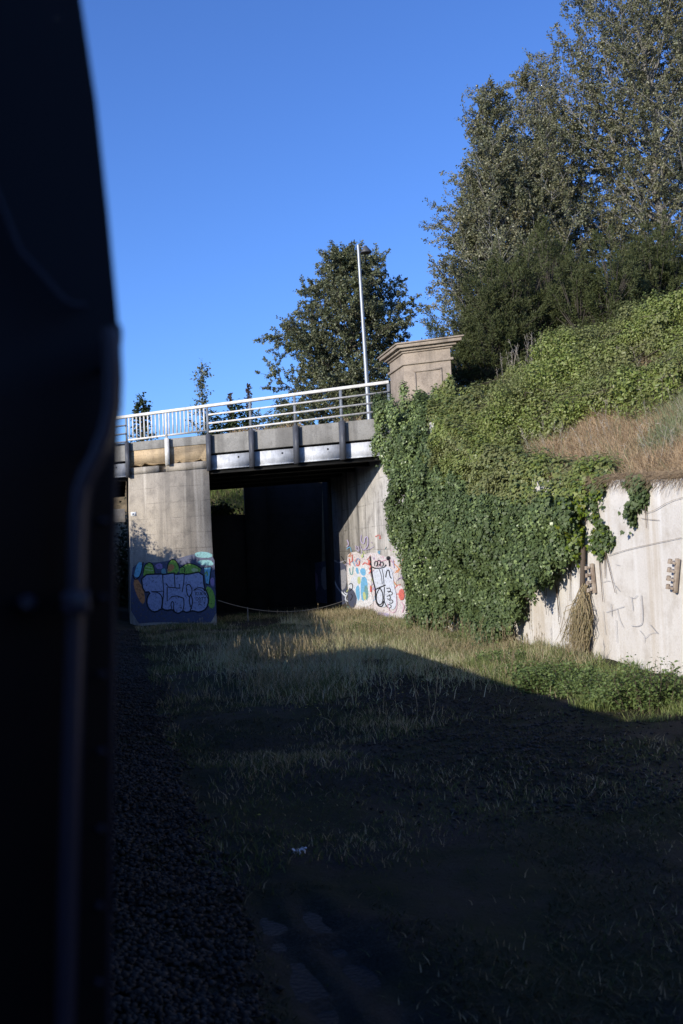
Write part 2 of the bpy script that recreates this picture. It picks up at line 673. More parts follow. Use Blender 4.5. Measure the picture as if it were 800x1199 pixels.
# pier
def pf(u, z, off=0.0):
    return bp(u, off, z)


ztop = 6.47
mb = MB()
Zs = [-.4, 1.2, 3.0, 4.6, 6.16]
ur = np.interp(Zs, [-.4, 3, 6.5], [7.33, 7.41, 7.45])
ul = np.interp(Zs, [-.4, 3, 6.5], [11.36, 11.24, 11.2])
nz = len(Zs)
V = []
for z, a_, b_ in zip(Zs, ur, ul):
    V += [pf(a_, z), pf(b_, z), pf(b_, z, DEPTH - .3), pf(a_, z, DEPTH - .3)]
F = [(4 * i + j, 4 * i + (j + 1) % 4, 4 * i + 4 + (j + 1) % 4, 4 * i + 4 + j) for i in range(nz - 1) for j in range(4)]
F.append((4 * nz - 4, 4 * nz - 3, 4 * nz - 2, 4 * nz - 1))
mb.add(V, F)
bbox(mb, ur[-1], 9.38, 0, DEPTH - .3, 6.161, ztop)
bbox(mb, 9.72, ul[-1], 0, DEPTH - .3, 6.161, ztop - .03)
bbox(mb, 9.38, 9.72, .5, DEPTH - .3, 6.161, ztop)
pier = mb.build('pier', M_PIER, bridge)
mb = MB()
rng = np.random.default_rng(3)
uu = np.linspace(7.46, 11.19, 24)
low = [pf(u, ztop + .02 + (.16 * rng.random() ** 2 - .02 if 9.3 > u or u > 9.8 else .04), .035) for u in uu]
mb.prism(low + [pf(11.19, 7.13, .035), pf(7.46, 7.13, .035)], (0, DEPTH - .4, 0))
mb.build('rendered_band', M_BAND, pier)
mb = MB()
bbox(mb, 7.445, 11.21, -.012, .5, 7.132, 7.485)
mb.build('coping', M_PARAPET, pier, bevel=.02)
mb = MB()
c = on_plane(156.5, 602, (.57346, .81923, 0), A0)
bbox_u = (A0 - c)[0] / .81923
bbox(mb, bbox_u - .13, bbox_u + .13, -.02, -.002, c[2] - .085, c[2] + .085)
bbox(mb, bbox_u - .02, bbox_u + .09, -.024, -.0203, c[2] - .045, c[2] + .045, 1)
bbox(mb, bbox_u - .09, bbox_u - .05, -.024, -.0203, c[2] - .045, c[2] + .045, 1)
mb.build('number_plate', [M_WHITE, M_LAMP], pier)

# abutment on the right and on the left
mb = MB()
mb.box((WX, 31.2, -.4), (WX + 1.6, 44.9, 6.74))
abut = mb.build('abutment', M_ABUT, bridge)
mb = MB()
mb.box((WX - .06, 44.903, -.4), (WX + 1.6, 46.6, 6.74))
mb.build('abutment_shade', M_SHADE, bridge)  # inner abutment, underpass shade put into its dark colour
mb = MB()
mb.hexa([bp(19.6, .1, -.4), bp(21.2, .1, -.4), bp(21.2, DEPTH, -.4), bp(19.6, DEPTH, -.4),
         bp(19.6, .1, 6.74), bp(21.2, .1, 6.74), bp(21.2, DEPTH, 6.74), bp(19.6, DEPTH, 6.74)])
mb.build('abutment', M_ABUT, bridge)

# stone pilaster at the end of the parapet
PA = at_x(473, 432, WX - .02) * [1, 1, 0]
E1 = -D                                  # along its front, to the right
E2 = np.array([0, 1.0, 0])               # along its left side


def pil(mb, e, z0, z1, a=1.66, b=1.75, ztop_in=0):
    P0 = PA - E1 * e - E2 * e
    P1 = PA + E1 * (a + e) - E2 * e
    P2 = PA + E1 * (a + e) + E2 * (b + e)
    P3 = PA - E1 * e + E2 * (b + e)
    P = [P0, P1, P2, P3]
    e2 = ztop_in
    R = [PA - E1 * (e - e2) - E2 * (e - e2), PA + E1 * (a + e - e2) - E2 * (e - e2),
         PA + E1 * (a + e - e2) + E2 * (b + e - e2), PA - E1 * (e - e2) + E2 * (b + e - e2)]
    mb.hexa([p + [0, 0, z0] for p in P] + [r + [0, 0, z1] for r in R])


ZM = at_x(473, 427, WX)[2]
ZC = at_x(473, 414, WX)[2]
mb = MB()
pil(mb, 0, 6.0, ZC)
pila = mb.build('pilaster', M_STONE, bridge, bevel=.02)
mb = MB()
pil(mb, .07, ZM - .04, ZM + .05)
pil(mb, .06, ZC + .002, ZC + .07)
pil(mb, .16, ZC + .072, ZC + .16)
pil(mb, .30, ZC + .162, ZC + .27)
pil(mb, .36, ZC + .272, ZC + .33)
pil(mb, .34, ZC + .332, ZC + .44, ztop_in=.8)
mb.build('cornice', M_STONE, pila, bevel=.015)
mb = MB()
n_f = -np.array([.57346, .81923, 0])


def fr(a0, a1, z0, z1, d0=.003, d1=.035):
    P = [PA + E1 * a0 + n_f * d0, PA + E1 * a1 + n_f * d0, PA + E1 * a1 + n_f * d1, PA + E1 * a0 + n_f * d1]
    mb.hexa([p + [0, 0, z0] for p in P] + [p + [0, 0, z1] for p in P])


zp = at_x(473, 438, WX)[2]
fr(.36, 1.34, zp, zp + .06)
fr(.36, .42, 6.3, zp - .003)
fr(1.28, 1.34, 6.3, zp - .003)
mb.build('panel_moulding', M_STONE, pila)

# ---------------------------------------------------------------- retaining wall on the right
wall = thing('retaining_wall', 'long whitewashed concrete retaining wall along the right side of the cutting', 'wall', (WX, 16, 0))
mb = MB()
ys = np.arange(4, 31.01, .3)
rng = np.random.default_rng(11)
top = zt(ys) + (n2(ys, ys * 0, 1.4, 6) - .5) * .10
n = len(ys)
bulge = lambda y, z: 0
V = []
zs = np.linspace(0, 1, 9)
for y, tz in zip(ys, top):
    for s_ in zs:
        z = -.4 + (tz + .4) * s_
        x = WX + .02 * (z / 4) + (vnoise([[y, z, 0]], .6, 8)[0] - .5) * .05
        V.append((x, y, z))
    V.append((WX + .42, y, tz))
    V.append((WX + .42, y, -.4))
k = 11
F = []
for i in range(n - 1):
    for j in range(k - 1):
        F.append((i * k + j, (i + 1) * k + j, (i + 1) * k + j + 1, i * k + j + 1))
mb.add(V, F)
mb.ngon(V[:k])
mb.ngon(V[-k:][::-1])
mb.build('wall_face', M_WALL, wall, smooth=False)
# return wall past the bridge
mb = MB()
mb.box((6.25, 49.6, -.4), (13, 50.2, 6.6))
mb.box((2.6, 49.7, -.4), (6.247, 50.1, 4.75))  # low section added to black out the view through the underpass
mb.box((6.2, 49.5, -.4), (7.3, 49.597, 6.6))
tag(mb.build('wing_wall', M_SHADE), 'concrete wing wall, shade put into its dark colour, seen through the far end of the underpass', 'wall')


# ---------------------------------------------------------------- painted writing and marks
def paintmat(name, c, rough=.6, wear=(.55, .70, .55)):
    t = NT(name)
    col = t.mix(t.ramp(t.noise(7, 5, .7), [(.42, 0), (.75, .45)]), c, tuple(v * .62 + .03 for v in c))
    p = t.principled(col, rough, spec=.25)
    tr = t.n('ShaderNodeBsdfTransparent')
    mx = t.n('ShaderNodeMixShader')
    t.l(t.ramp(t.noise(11, 7, .75), [(wear[0], 0), (wear[1], wear[2])]), mx.inputs[0])      # flaked and faded patches
    t.l(p.outputs[0], mx.inputs[1])
    t.l(tr.outputs[0], mx.inputs[2])
    t.l(mx.outputs[0], t.out.inputs[0])
    return t.m


PAINT = {}
for nm, c in dict(lavender=(.36, .37, .50), black=(.012, .012, .016), green=(.24, .42, .06), orange=(.62, .24, .08),
                  cyan=(.20, .50, .60), teal=(.16, .33, .34), violet=(.30, .20, .36), navy=(.07, .08, .13),
                  white=(.74, .73, .74), pink=(.66, .40, .48), red=(.62, .15, .12), blue=(.16, .42, .66),
                  pale=(.62, .66, .74), grey=(.30, .30, .33), wash=(.68, .62, .62), crack=(.26, .22, .17), mark=(.38, .37, .37), lilac=(.46, .40, .58), olive=(.50, .55, .25)).items():
    PAINT[nm] = paintmat('spray paint ' + nm, c, wear=(.47, .64, .7) if nm in ('white', 'wash') else (.50, .66, .65))
PN = list(PAINT)
PM = [PAINT[k] for k in PN]


class Decal:
    """spray paint lying on a wall plane, traced as flat shapes a few millimetres thick"""

    def __init__(s, fn, off_vec):
        s.fn, s.off, s.mb, s.k = fn, np.array(off_vec, float), MB(), 0

    def P(s, p, lift):
        return s.fn(*p) + s.off * lift

    def fill(s, poly, c, smooth=True):
        s.k += 1
        lift = .004 + .00025 * s.k
        pts = s.sm(poly, True, 1) if smooth else poly
        s.mb.ngon([s.P(p, lift) for p in pts], PN.index(c))

    def sm(s, pts, closed, it=2):
        pts = [np.array(p, float) for p in pts]
        for _ in range(it):
            q = []
            n = len(pts)
            for i in range(n if closed else n - 1):
                a, b = pts[i], pts[(i + 1) % n]
                q += [a * .75 + b * .25, a * .25 + b * .75]
            if not closed:
                q = [pts[0]] + q + [pts[-1]]
            pts = q
        return pts

    def line(s, pts, wd, c, closed=False, smooth=True):
        s.k += 1
        lift = .004 + .00025 * s.k
        pts = s.sm(pts, closed, 1 if closed else 2) if smooth and len(pts) > 2 else [np.array(p, float) for p in pts]
        if closed:
            pts = pts + [pts[0]]
        P = np.array(pts)
        T = np.gradient(P, axis=0)
        T /= np.linalg.norm(T, axis=1)[:, None] + 1e-9
        N = np.stack([-T[:, 1], T[:, 0]], 1) * wd / 2
        V = [s.P(p, lift) for p in np.vstack([P + N, P - N])]
        n = len(P)
        s.mb.add(V, [(i, i + 1, n + i + 1, n + i) for i in range(n - 1)], PN.index(c))

    def build(s, parent):
        return s.mb.build('graffiti', PM, parent)


def pier_px(x, y):      # enlarged crop of the pier: 7.27 units per photo pixel
    return on_plane(150 + x / 7.273, 640 + y / 7.273, (.57346, .81923, 0), A0)


g = Decal(pier_px, n_f)
g.fill([(24, 190), (90, 140), (330, 130), (560, 60), (732, 40), (745, 330), (757, 640), (560, 655), (300, 640), (24, 660)], 'navy')
g.fill([(575, 50), (640, 40), (720, 60), (715, 95), (600, 95), (565, 75)], 'teal')
g.fill([(590, 120), (700, 110), (735, 150), (700, 165), (600, 150)], 'teal')
g.fill([(70, 260), (130, 350), (150, 460), (120, 500), (60, 380), (45, 300)], 'orange')
g.fill([(85, 130), (125, 135), (105, 250), (65, 265), (50, 240)], 'cyan')
g.line([(130, 130), (108, 250), (60, 290), (40, 240)], 9, 'black')
g.fill([(230, 150), (290, 140), (300, 190), (240, 190)], 'violet')
g.fill([(285, 190), (320, 185), (325, 240), (285, 245)], 'teal')
g.fill([(130, 225), (140, 160), (180, 130), (215, 150), (232, 230), (180, 260), (135, 255)], 'green')
g.line([(130, 225), (140, 160), (180, 130), (215, 150), (232, 230)], 9, 'black')
g.line([(150, 170), (205, 180)], 6, 'olive')
g.line([(145, 195), (215, 205)], 6, 'olive')
g.fill([(335, 190), (345, 130), (390, 100), (430, 150), (435, 230), (340, 235)], 'green')
g.fill([(338, 190), (350, 150), (385, 150), (400, 180), (365, 215), (340, 215)], 'orange')
g.fill([(440, 180), (500, 140), (570, 150), (630, 190), (600, 235), (440, 240)], 'green')
g.fill([(540, 180), (600, 190), (590, 215), (545, 215)], 'olive')
g.line([(335, 190), (345, 130), (390, 100), (430, 150), (440, 190), (500, 140), (570, 150), (630, 190)], 9, 'black')
g.line([(455, 165), (490, 185), (480, 220)], 8, 'black')
g.fill([(650, 180), (708, 178), (690, 320), (665, 310)], 'cyan', False)
g.line([(640, 178), (710, 176), (692, 325), (665, 318)], 10, 'black', smooth=False)
g.line([(655, 240), (672, 205), (680, 250)], 9, 'green')
g.fill([(700, 270), (735, 260), (735, 345), (705, 330)], 'violet')
g.fill([(665, 330), (720, 360), (745, 440), (735, 530), (690, 520), (670, 430)], 'green')
fillp = [(112, 240), (295, 232), (298, 240), (395, 222), (400, 238), (480, 228), (490, 240), (640, 210), (650, 350), (680, 400),
         (690, 460), (670, 530), (610, 562), (550, 545), (535, 550), (495, 562), (470, 545), (430, 572), (395, 555), (380, 535),
         (325, 545), (290, 525), (240, 560), (190, 545), (160, 490), (165, 430), (195, 385), (130, 388)]
g.fill(fillp, 'lavender')
g.line(fillp, 13, 'black', True)
g.line([(295, 235), (305, 380), (200, 385)], 9, 'black', smooth=False)
g.line([(200, 385), (255, 388), (290, 420), (295, 470), (285, 525)], 9, 'black')
g.line([(305, 380), (298, 460), (292, 525)], 9, 'black')
g.line([(395, 225), (402, 350)], 8, 'black')
g.line([(330, 320), (345, 345), (440, 355), (440, 320)], 9, 'black', smooth=False)
g.line([(335, 345), (335, 465), (375, 425), (420, 420), (475, 440)], 9, 'black', smooth=False)
g.line([(480, 232), (478, 300), (462, 388)], 8, 'black')
g.line([(475, 440), (480, 500), (468, 545)], 9, 'black')
g.line([(375, 530), (365, 490), (380, 460), (395, 490), (385, 520), (400, 555)], 8, 'black')
g.line([(495, 340), (510, 320), (530, 325), (550, 370), (540, 410)], 9, 'black')
g.line([(498, 345), (505, 410), (525, 430)], 9, 'black')
g.line([(535, 405), (552, 450), (548, 500), (530, 545)], 9, 'black')
g.line([(535, 405), (522, 450), (530, 500), (545, 530)], 9, 'black')
g.line([(560, 375), (590, 350), (640, 350), (655, 380)], 9, 'black')
g.line([(565, 370), (620, 365), (660, 400), (685, 450)], 5, 'black')
# the little tag in the ring: KURO / GOTT
for st in ([(578, 385), (578, 415)], [(595, 385), (580, 400), (597, 415)], [(603, 388), (605, 412), (617, 412), (619, 386)],
           [(626, 415), (626, 388), (640, 392), (628, 402), (641, 414)], [(655, 390), (646, 402), (655, 413), (664, 402), (655, 390)],
           [(597, 432), (582, 436), (580, 456), (598, 456), (598, 446)], [(612, 432), (603, 444), (612, 456), (621, 444), (612, 432)],
           [(625, 434), (645, 432)], [(635, 434), (634, 458)], [(650, 434), (668, 432)], [(659, 434), (658, 458)],
           [(602, 470), (615, 462), (628, 472), (612, 482), (602, 470)], [(598, 500), (612, 490), (630, 498)], [(656, 470), (655, 492)],
           [(655, 500), (655, 506)]):
    g.line(st, 5, 'black', smooth=False)
g.build(pier)


def ab_px(x, y):        # enlarged crop of the abutment face
    return at_x(380 + x / 7.273, 610 + y / 7.273, WX)


g = Decal(ab_px, (-1, 0, 0))
g.fill([(-190, 380), (-60, 350), (188, 320), (190, 600), (185, 720), (60, 700), (-190, 690)], 'navy')  # graffiti block widened so its navy also carries the underpass shade
g.fill([(-150, 430), (-60, 420), (-50, 600), (-140, 610)], 'violet')
g.fill([(-30, 400), (40, 380), (60, 560), (-20, 600)], 'grey')
g.fill([(120, 430), (190, 400), (190, 560), (140, 600)], 'grey')
g.line([(60, 420), (100, 560), (180, 640)], 12, 'pale')
g.line([(40, 350), (80, 330), (120, 360), (180, 335)], 10, 'grey')
g.fill([(182, 300), (250, 255), (330, 290), (420, 260), (520, 310), (600, 290), (640, 420), (600, 560), (660, 540), (740, 700), (760, 800), (640, 870),
        (540, 830), (440, 860), (300, 760), (212, 740)], 'wash')
R_ = random.Random(5)
for q in range(90):      # layers of older, half covered tags
    cx, cy = R_.uniform(195, 700), R_.gauss(480, 170)
    if cy < 120 or cy > 830:
        continue
    st, x_, y_ = [], cx, cy
    for z in range(R_.randint(3, 7)):
        st.append((x_, y_))
        x_ += R_.uniform(-26, 26)
        y_ += R_.uniform(-34, 34)
    g.line(st, R_.uniform(3, 9), R_.choice(['lilac', 'pink', 'teal', 'grey', 'blue', 'red', 'black', 'violet', 'pale', 'olive', 'white', 'orange']))
g.fill([(200, 420), (235, 340), (270, 400), (330, 360), (390, 400), (410, 520), (400, 600), (430, 690), (380, 730), (310, 735), (250, 690), (215, 640)], 'white')
g.fill([(225, 500), (280, 450), (330, 480), (330, 660), (260, 720), (220, 600)], 'pale')
g.fill([(270, 395), (295, 400), (300, 460), (275, 440)], 'blue')
g.fill([(305, 430), (320, 400), (355, 405), (360, 460), (330, 470)], 'blue')
g.fill([(275, 560), (300, 540), (310, 640), (295, 690), (270, 610)], 'blue')
g.fill([(315, 480), (360, 470), (380, 560), (345, 690), (315, 660)], 'blue')
g.fill([(340, 560), (370, 540), (385, 640), (360, 690)], 'teal')
g.fill([(285, 480), (310, 470), (318, 530), (290, 540)], 'olive')
g.fill([(330, 610), (350, 600), (365, 660), (340, 680)], 'olive')
g.fill([(315, 280), (335, 270), (338, 310), (318, 315)], 'olive')
g.fill([(205, 560), (260, 590), (290, 680), (240, 760), (205, 700)], 'navy')
g.line([(220, 400), (225, 450), (245, 460), (250, 390)], 9, 'teal')
g.line([(215, 540), (240, 525), (250, 570), (220, 600)], 7, 'black')
g.line([(230, 620), (250, 640), (225, 680)], 7, 'black')
for st, wd, c in (([(240, 285), (245, 340), (230, 350)], 8, 'red'), ([(215, 320), (225, 380)], 8, 'red'),
                  ([(265, 345), (280, 320), (305, 320), (300, 390), (275, 370)], 9, 'red'),
                  ([(330, 375), (350, 350), (380, 375), (385, 340)], 9, 'red'),
                  ([(270, 350), (290, 310), (310, 340)], 6, 'blue'),
                  ([(320, 120), (315, 180), (345, 200), (350, 140), (375, 130), (380, 210), (340, 250)], 8, 'lilac'),
                  ([(320, 240), (380, 245), (430, 215)], 4, 'lilac'), ([(405, 180), (412, 188)], 6, 'violet'),
                  ([(200, 160), (215, 200), (195, 220)], 9, 'lilac'), ([(270, 210), (285, 250), (305, 260), (295, 210), (270, 240)], 7, 'lilac'),
                  ([(310, 210), (330, 260), (320, 290)], 6, 'lilac'), ([(195, 240), (225, 215), (235, 260)], 7, 'blue'),
                  ([(440, 330), (470, 350), (560, 320), (590, 360)], 6, 'pink'), ([(590, 330), (600, 400)], 7, 'lilac')):
    g.line(st, wd, c)
g.fill([(395, 540), (410, 560), (408, 610), (392, 600)], 'red')
g.fill([(415, 405), (560, 380), (590, 450), (600, 560), (625, 640), (615, 740), (575, 760), (540, 720), (500, 740), (455, 720), (440, 640),
        (440, 580), (428, 520)], 'pale')
fl2 = [(395, 300), (400, 400), (425, 520), (445, 590), (440, 640), (455, 715), (500, 735), (515, 680)]
g.line(fl2, 12, 'black')
g.line([(375, 330), (400, 345), (380, 370), (405, 385), (385, 410), (405, 420), (385, 450)], 8, 'red')
g.line([(410, 390), (440, 405), (520, 398), (530, 370)], 10, 'black')
for c_ in ((450, 360), (475, 350), (498, 365)):
    g.line([(c_[0] - 18, c_[1] + 20), (c_[0] - 16, c_[1] - 15), (c_[0] + 8, c_[1] - 18), (c_[0] + 10, c_[1] + 15), (c_[0] - 6, c_[1] + 25)], 6,
           'black')
g.line([(475, 410), (495, 470), (500, 540)], 6, 'black')
g.line([(500, 410), (512, 480), (515, 545)], 6, 'black')
g.line([(440, 585), (480, 565), (530, 545)], 11, 'black')
g.line([(480, 570), (450, 620), (450, 690), (480, 720), (508, 690), (505, 610), (482, 572)], 9, 'black')
g.line([(520, 560), (515, 640), (520, 700), (545, 735)], 8, 'black')
g.fill([(532, 305), (565, 295), (568, 330), (540, 338)], 'black')
g.line([(560, 330), (562, 385)], 9, 'black')
g.line([(530, 480), (540, 420), (560, 415), (565, 470), (580, 490)], 9, 'black')
for (cx, cy) in ((560, 590), (575, 620), (560, 655), (580, 690), (565, 730)):
    g.line([(cx - 22, cy - 12), (cx, cy - 22), (cx + 16, cy - 4), (cx, cy + 14), (cx - 18, cy + 6)], 7, 'black')
g.line([(545, 700), (560, 770), (600, 785), (625, 740), (620, 640)], 5, 'pink')
g.fill([(640, 600), (665, 570), (690, 600), (688, 660), (660, 680), (640, 650)], 'red')
g.fill([(340, 760), (430, 740), (440, 840), (350, 815)], 'grey')
g.fill([(440, 770), (580, 790), (570, 850), (450, 850)], 'lilac')
g.line([(660, 690), (690, 720), (670, 780)], 7, 'pink')
g.line([(720, 750), (735, 790), (715, 800)], 9, 'red')
g.build(abut)


def wl_px(x, y):
    return at_x(660 + x / 5.714, 640 + y / 5.714, WX - .03)


g = Decal(wl_px, (-1, 0, 0))
for st, wd in (([(455, 335), (465, 430)], 4), ([(440, 335), (470, 350), (495, 325)], 4), ([(520, 325), (535, 510), (500, 535), (455, 530)], 5),
               ([(580, 522), (632, 582)], 5), ([(510, 560), (545, 600), (540, 640)], 3), ([(545, 615), (580, 580), (630, 575)], 3),
               ([(318, 380), (322, 465)], 4), ([(360, 420), (375, 490), (400, 540)], 3), ([(285, 440), (330, 425), (405, 400)], 4),
               ([(265, 430), (280, 590)], 3), ([(352, 490), (357, 640)], 3), ([(262, 240), (300, 225), (340, 245)], 3),
               ([(345, 258), (380, 300)], 4), ([(350, 120), (378, 126)], 3)):
    g.line(st, wd * .8, 'mark')
for st in ([(540, -225), (600, -236), (700, -300), (800, -330)], [(520, -190), (590, -180), (640, -178)], [(300, 60), (420, 20), (600, -20), (790, -60)],
           [(150, 640), (185, 760)], [(60, 420), (66, 560)]):
    g.line(st, 3.5, 'crack')
g.build(wall)

# ---------------------------------------------------------------- wall brackets
def bracket(px, py, tilt, label):
    c = at_x(px, py, WX)
    root = thing('wall_bracket', label, 'bracket', c, 'old cable brackets on the retaining wall')
    up = np.array([0, math.sin(tilt), math.cos(tilt)])
    sd = np.array([0, math.cos(tilt), -math.sin(tilt)])
    out = np.array([-1.0, 0, 0])

    def bar(mb, c0, hu, hs, o0, o1):
        P = [c0 + up * a + sd * b + out * o for o in (o0, o1) for a, b in ((-hu, -hs), (-hu, hs), (hu, hs), (hu, -hs))]
        mb.hexa(P)
    mb = MB()
    bar(mb, c, .31, .035, .03, .10)
    mb.build('backing_bar', M_TIMBER, root, bevel=.008)
    for k in range(4):
        cc = c + up * (.23 - .155 * k)
        mb = MB()
        bar(mb, cc + sd * .07, .022, .09, .102, .14)
        arm_ = mb.build('peg', M_TIMBER, root, bevel=.006)
        mb = MB()
        e = cc + sd * .15 + out * .12
        mb.tube([e - up * .04, e + up * .04], [.045, .036], 8)
        mb.build('knob', M_TIMBER, arm_, bevel=.005)
    return root


bracket(698, 677, .10, 'wooden four peg cable bracket on the white wall beside the dead creeper')
bracket(796, 674, -.25, 'wooden peg cable bracket on the bare white wall at the right edge')

# ---------------------------------------------------------------- rope across the opening
a = on_plane(256, 703, (.57346, .81923, 0), A0) + n_f * .02
b = at_x(404, 703, WX)
rope = thing('rope_barrier', 'slack grey wire rope strung across the underpass from pier to abutment', 'rope', (a[0], a[1], 0))
mb = MB()
pts = []
for i in range(25):
    s_ = i / 24
    p = a * (1 - s_) + b * s_
    p[2] -= 4 * s_ * (1 - s_) * .47
    pts.append(p)
mb.tube(pts, .016, 6)
mb.build('rope', M_ROPE, rope)
mb = MB()
q = pts[5]
mb.tube([(q[0], q[1], -.2), (q[0], q[1], q[2] + .03)], .022, 6)
mb.build('post', M_ROPE, rope)

# ---------------------------------------------------------------- street lamp
lb = np.array([12.2, 47.0, 7.1])
lt = at_y(419.5, 287, 47.0)
lamp = thing('street_lamp', 'tall galvanised street lamp with a small cone lantern behind the bridge railing', 'street lamp', lb)
mb = MB()
mb.tube([lb, lb * .5 + lt * .5, lt], [.115, .095, .07], 12)
mb.build('pole', M_LAMP, lamp, smooth=True)
mb = MB()
mb.tube([lb, lb + [0, 0, .5]], .15, 12)
mb.build('base', M_LAMP, lamp)
hd = at_y(428.2, 293, 47.0)
mb = MB()
mb.tube([lt + [0, 0, -.05], hd + [0, 0, .12]], .035, 8)
mb.build('arm', M_LAMP, lamp)
mb = MB()
mb.tube([hd + [0, 0, .22], hd + [0, 0, .12], hd + [.02, 0, -.10], hd + [.02, 0, -.14]], [.07, .13, .30, .28], 14)
mb.build('lantern', M_FOOT, lamp)

# ---------------------------------------------------------------- train
YE = 1.15
prof_px = [(128, 1320), (130, 1199), (134, 900), (136.5, 660), (140, 480), (141.5, 395), (143.5, 391), (143, 383), (139, 378), (127, 250),
           (113, 120), (95, 0), (70, -130), (30, -250), (-40, -350), (-200, -450), (-500, -510), (-1100, -540)]
prof = [at_y(x, y, YE)[[0, 2]] for x, y in prof_px]
cx_ = -1.5
prof = np.array([(x, z) for x, z in prof if x > cx_ + .02])
prof = np.vstack([[prof[0][0], .95], prof, [cx_, prof[-1][1] + .03]])
full = np.vstack([prof, [(2 * cx_ - x, z) for x, z in prof[::-1][1:]]])


def vehicle(y0, y1, label, shift=0.0):
    car = thing('railway_carriage', label, 'railway carriage', (cx_, (y0 + y1) / 2, .4))
    mb = MB()
    mb.prism([(x + shift, y0, z) for x, z in full], (0, .05, 0))
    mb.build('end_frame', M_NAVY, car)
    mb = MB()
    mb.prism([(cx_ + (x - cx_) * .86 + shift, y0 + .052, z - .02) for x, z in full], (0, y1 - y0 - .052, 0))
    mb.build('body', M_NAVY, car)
    for yb in (y0 + (y1 - y0) * .22, y0 + (y1 - y0) * .78):
        for xx in (cx_ - .53 + shift, cx_ + .53 + shift):
            mb = MB()
            mb.tube([(xx - .06, yb, .82), (xx + .06, yb, .82)], .42, 20)
            mb.tube([(xx - .075, yb, .82), (xx + .075, yb, .82)], .12, 12)
            mb.build('wheel', M_BLACK, car)
    mb = MB()
    mb.box((cx_ - 1.0 + shift, y0 + .1, .7), (cx_ + 1.0 + shift, y1 - .1, .947))
    mb.build('underframe', M_BLACK, car)
    return car


car = vehicle(YE, 6.9, 'dark navy railway carriage end with a bent handrail, filling the left edge of the view')
# bent handrail on its end wall, with bracket, and a cable over it
mb = MB()
pts = [at_y(x, y, YE - .03) for x, y in ((126, 385), (129, 400), (131, 440), (130, 475), (124, 505), (112, 535), (101, 556), (94, 575), (91, 600),
                                         (89, 650), (88, 720), (85, 800), (82, 900), (78, 1050), (74, 1240))]
mb.tube(pts, .0095, 10)
mb.build('handrail', M_PIPE, car, smooth=True)
mb = MB()
pts = [at_y(x + 9, y + 3, YE - .02) for x, y in ((126, 385), (129, 400), (131, 440), (130, 475), (124, 505), (112, 535), (101, 556), (94, 575),
                                                 (91, 600), (89, 650), (88, 720), (85, 800), (82, 900), (78, 1050), (74, 1240))]
mb.tube(pts, .004, 8)
mb.build('cable', M_PIPE, car, smooth=True)
mb = MB()
c = at_y(90, 705, YE - .02)
mb.box(c - [.014, .03, .012], c + [.014, .012, .012])
mb.build('rail_bracket', M_PIPE, car, bevel=.003)
mb = MB()
mb.tube([at_y(x, y, YE - .006) for x, y in ((-10, 210), (24, 294), (50, 322), (72, 348), (84, 357), (101, 358))], .003, 6)
mb.build('cable', M_PIPE, car, smooth=True)
mb = MB()
c = at_y(32, 706, YE)
mb.tube([c, c - [0, .012, 0], c - [0, .016, 0]], [.010, .010, .006], 12)
mb.build('bolt', M_PIPE, car)
mb = MB()
mb.tube([at_y(x, y, YE - .008) for x, y in ((126.5, 1240), (128.5, 1050), (131, 860), (133.5, 660), (136.5, 480), (138, 396))], .0022, 6)  # added strip standing in for the highlight along the frame edge
mb.build('edge_highlight', M_PIPE, car)
for y_ in (430, 520, 610, 700, 790, 880, 970, 1060, 1150):
    mb = MB()
    c = at_y(np.interp(y_, [430, 1150], [124, 116]), y_, YE)
    mb.tube([c, c - [0, .004, 0], c - [0, .006, 0]], [.0045, .004, .0015], 8)
    mb.build('rivet', M_PIPE, car)
mb = MB()
mb.box((-1.0, YE - .04, 1.0), (-.16, YE - .002, 3.05))
mb.build('gangway_door', M_BLACK, car, bevel=.01)
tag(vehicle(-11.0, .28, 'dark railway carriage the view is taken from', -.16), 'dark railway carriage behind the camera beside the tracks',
    'railway carriage')

wag = thing('freight_wagon', 'low dark freight wagon coupled ahead of the carriage beside the cutting', 'wagon', (cx_, 14, .4))
mb = MB()
mb.box((-2.73, 6.97, 1.1), (-.27, 19.6, 1.25))
for (x0, x1) in ((-2.73, -2.67), (-.33, -.27)):
    mb.box((x0, 6.97, 1.252), (x1, 19.6, 3.0))
for (y0, y1) in ((6.97, 7.03), (19.54, 19.6)):
    mb.box((-2.668, y0, 1.252), (-.332, y1, 3.0))
mb.build('body', M_NAVY, wag)
for y in np.arange(7.9, 19.4, 1.3):
    mb = MB()
    mb.box((-.268, y, 1.15), (-.23, y + .09, 2.96))
    mb.build('side_rib', M_NAVY, wag)
for yb in (9.0, 10.6, 16.4, 18.0):
    for xx in (cx_ - .53, cx_ + .53):
        mb = MB()
        mb.tube([(xx - .06, yb, .82), (xx + .06, yb, .82)], .42, 18)
        mb.build('wheel', M_BLACK, wag)
for xx in (cx_ - .53, cx_ + .53):
    mb = MB()
    mb.box((xx - .035, -30, .25), (xx + .035, 120, .39))
    structure(mb.build('rail', M_RUST))
mb = MB()
for y in np.arange(-20, 60, .7):
    mb.box((cx_ - 1.05, y, .12), (cx_ + 1.05, y + .22, .245))
structure(mb.build('sleepers', M_DARKC))

# ---------------------------------------------------------------- ballast
rng = np.random.default_rng(5)


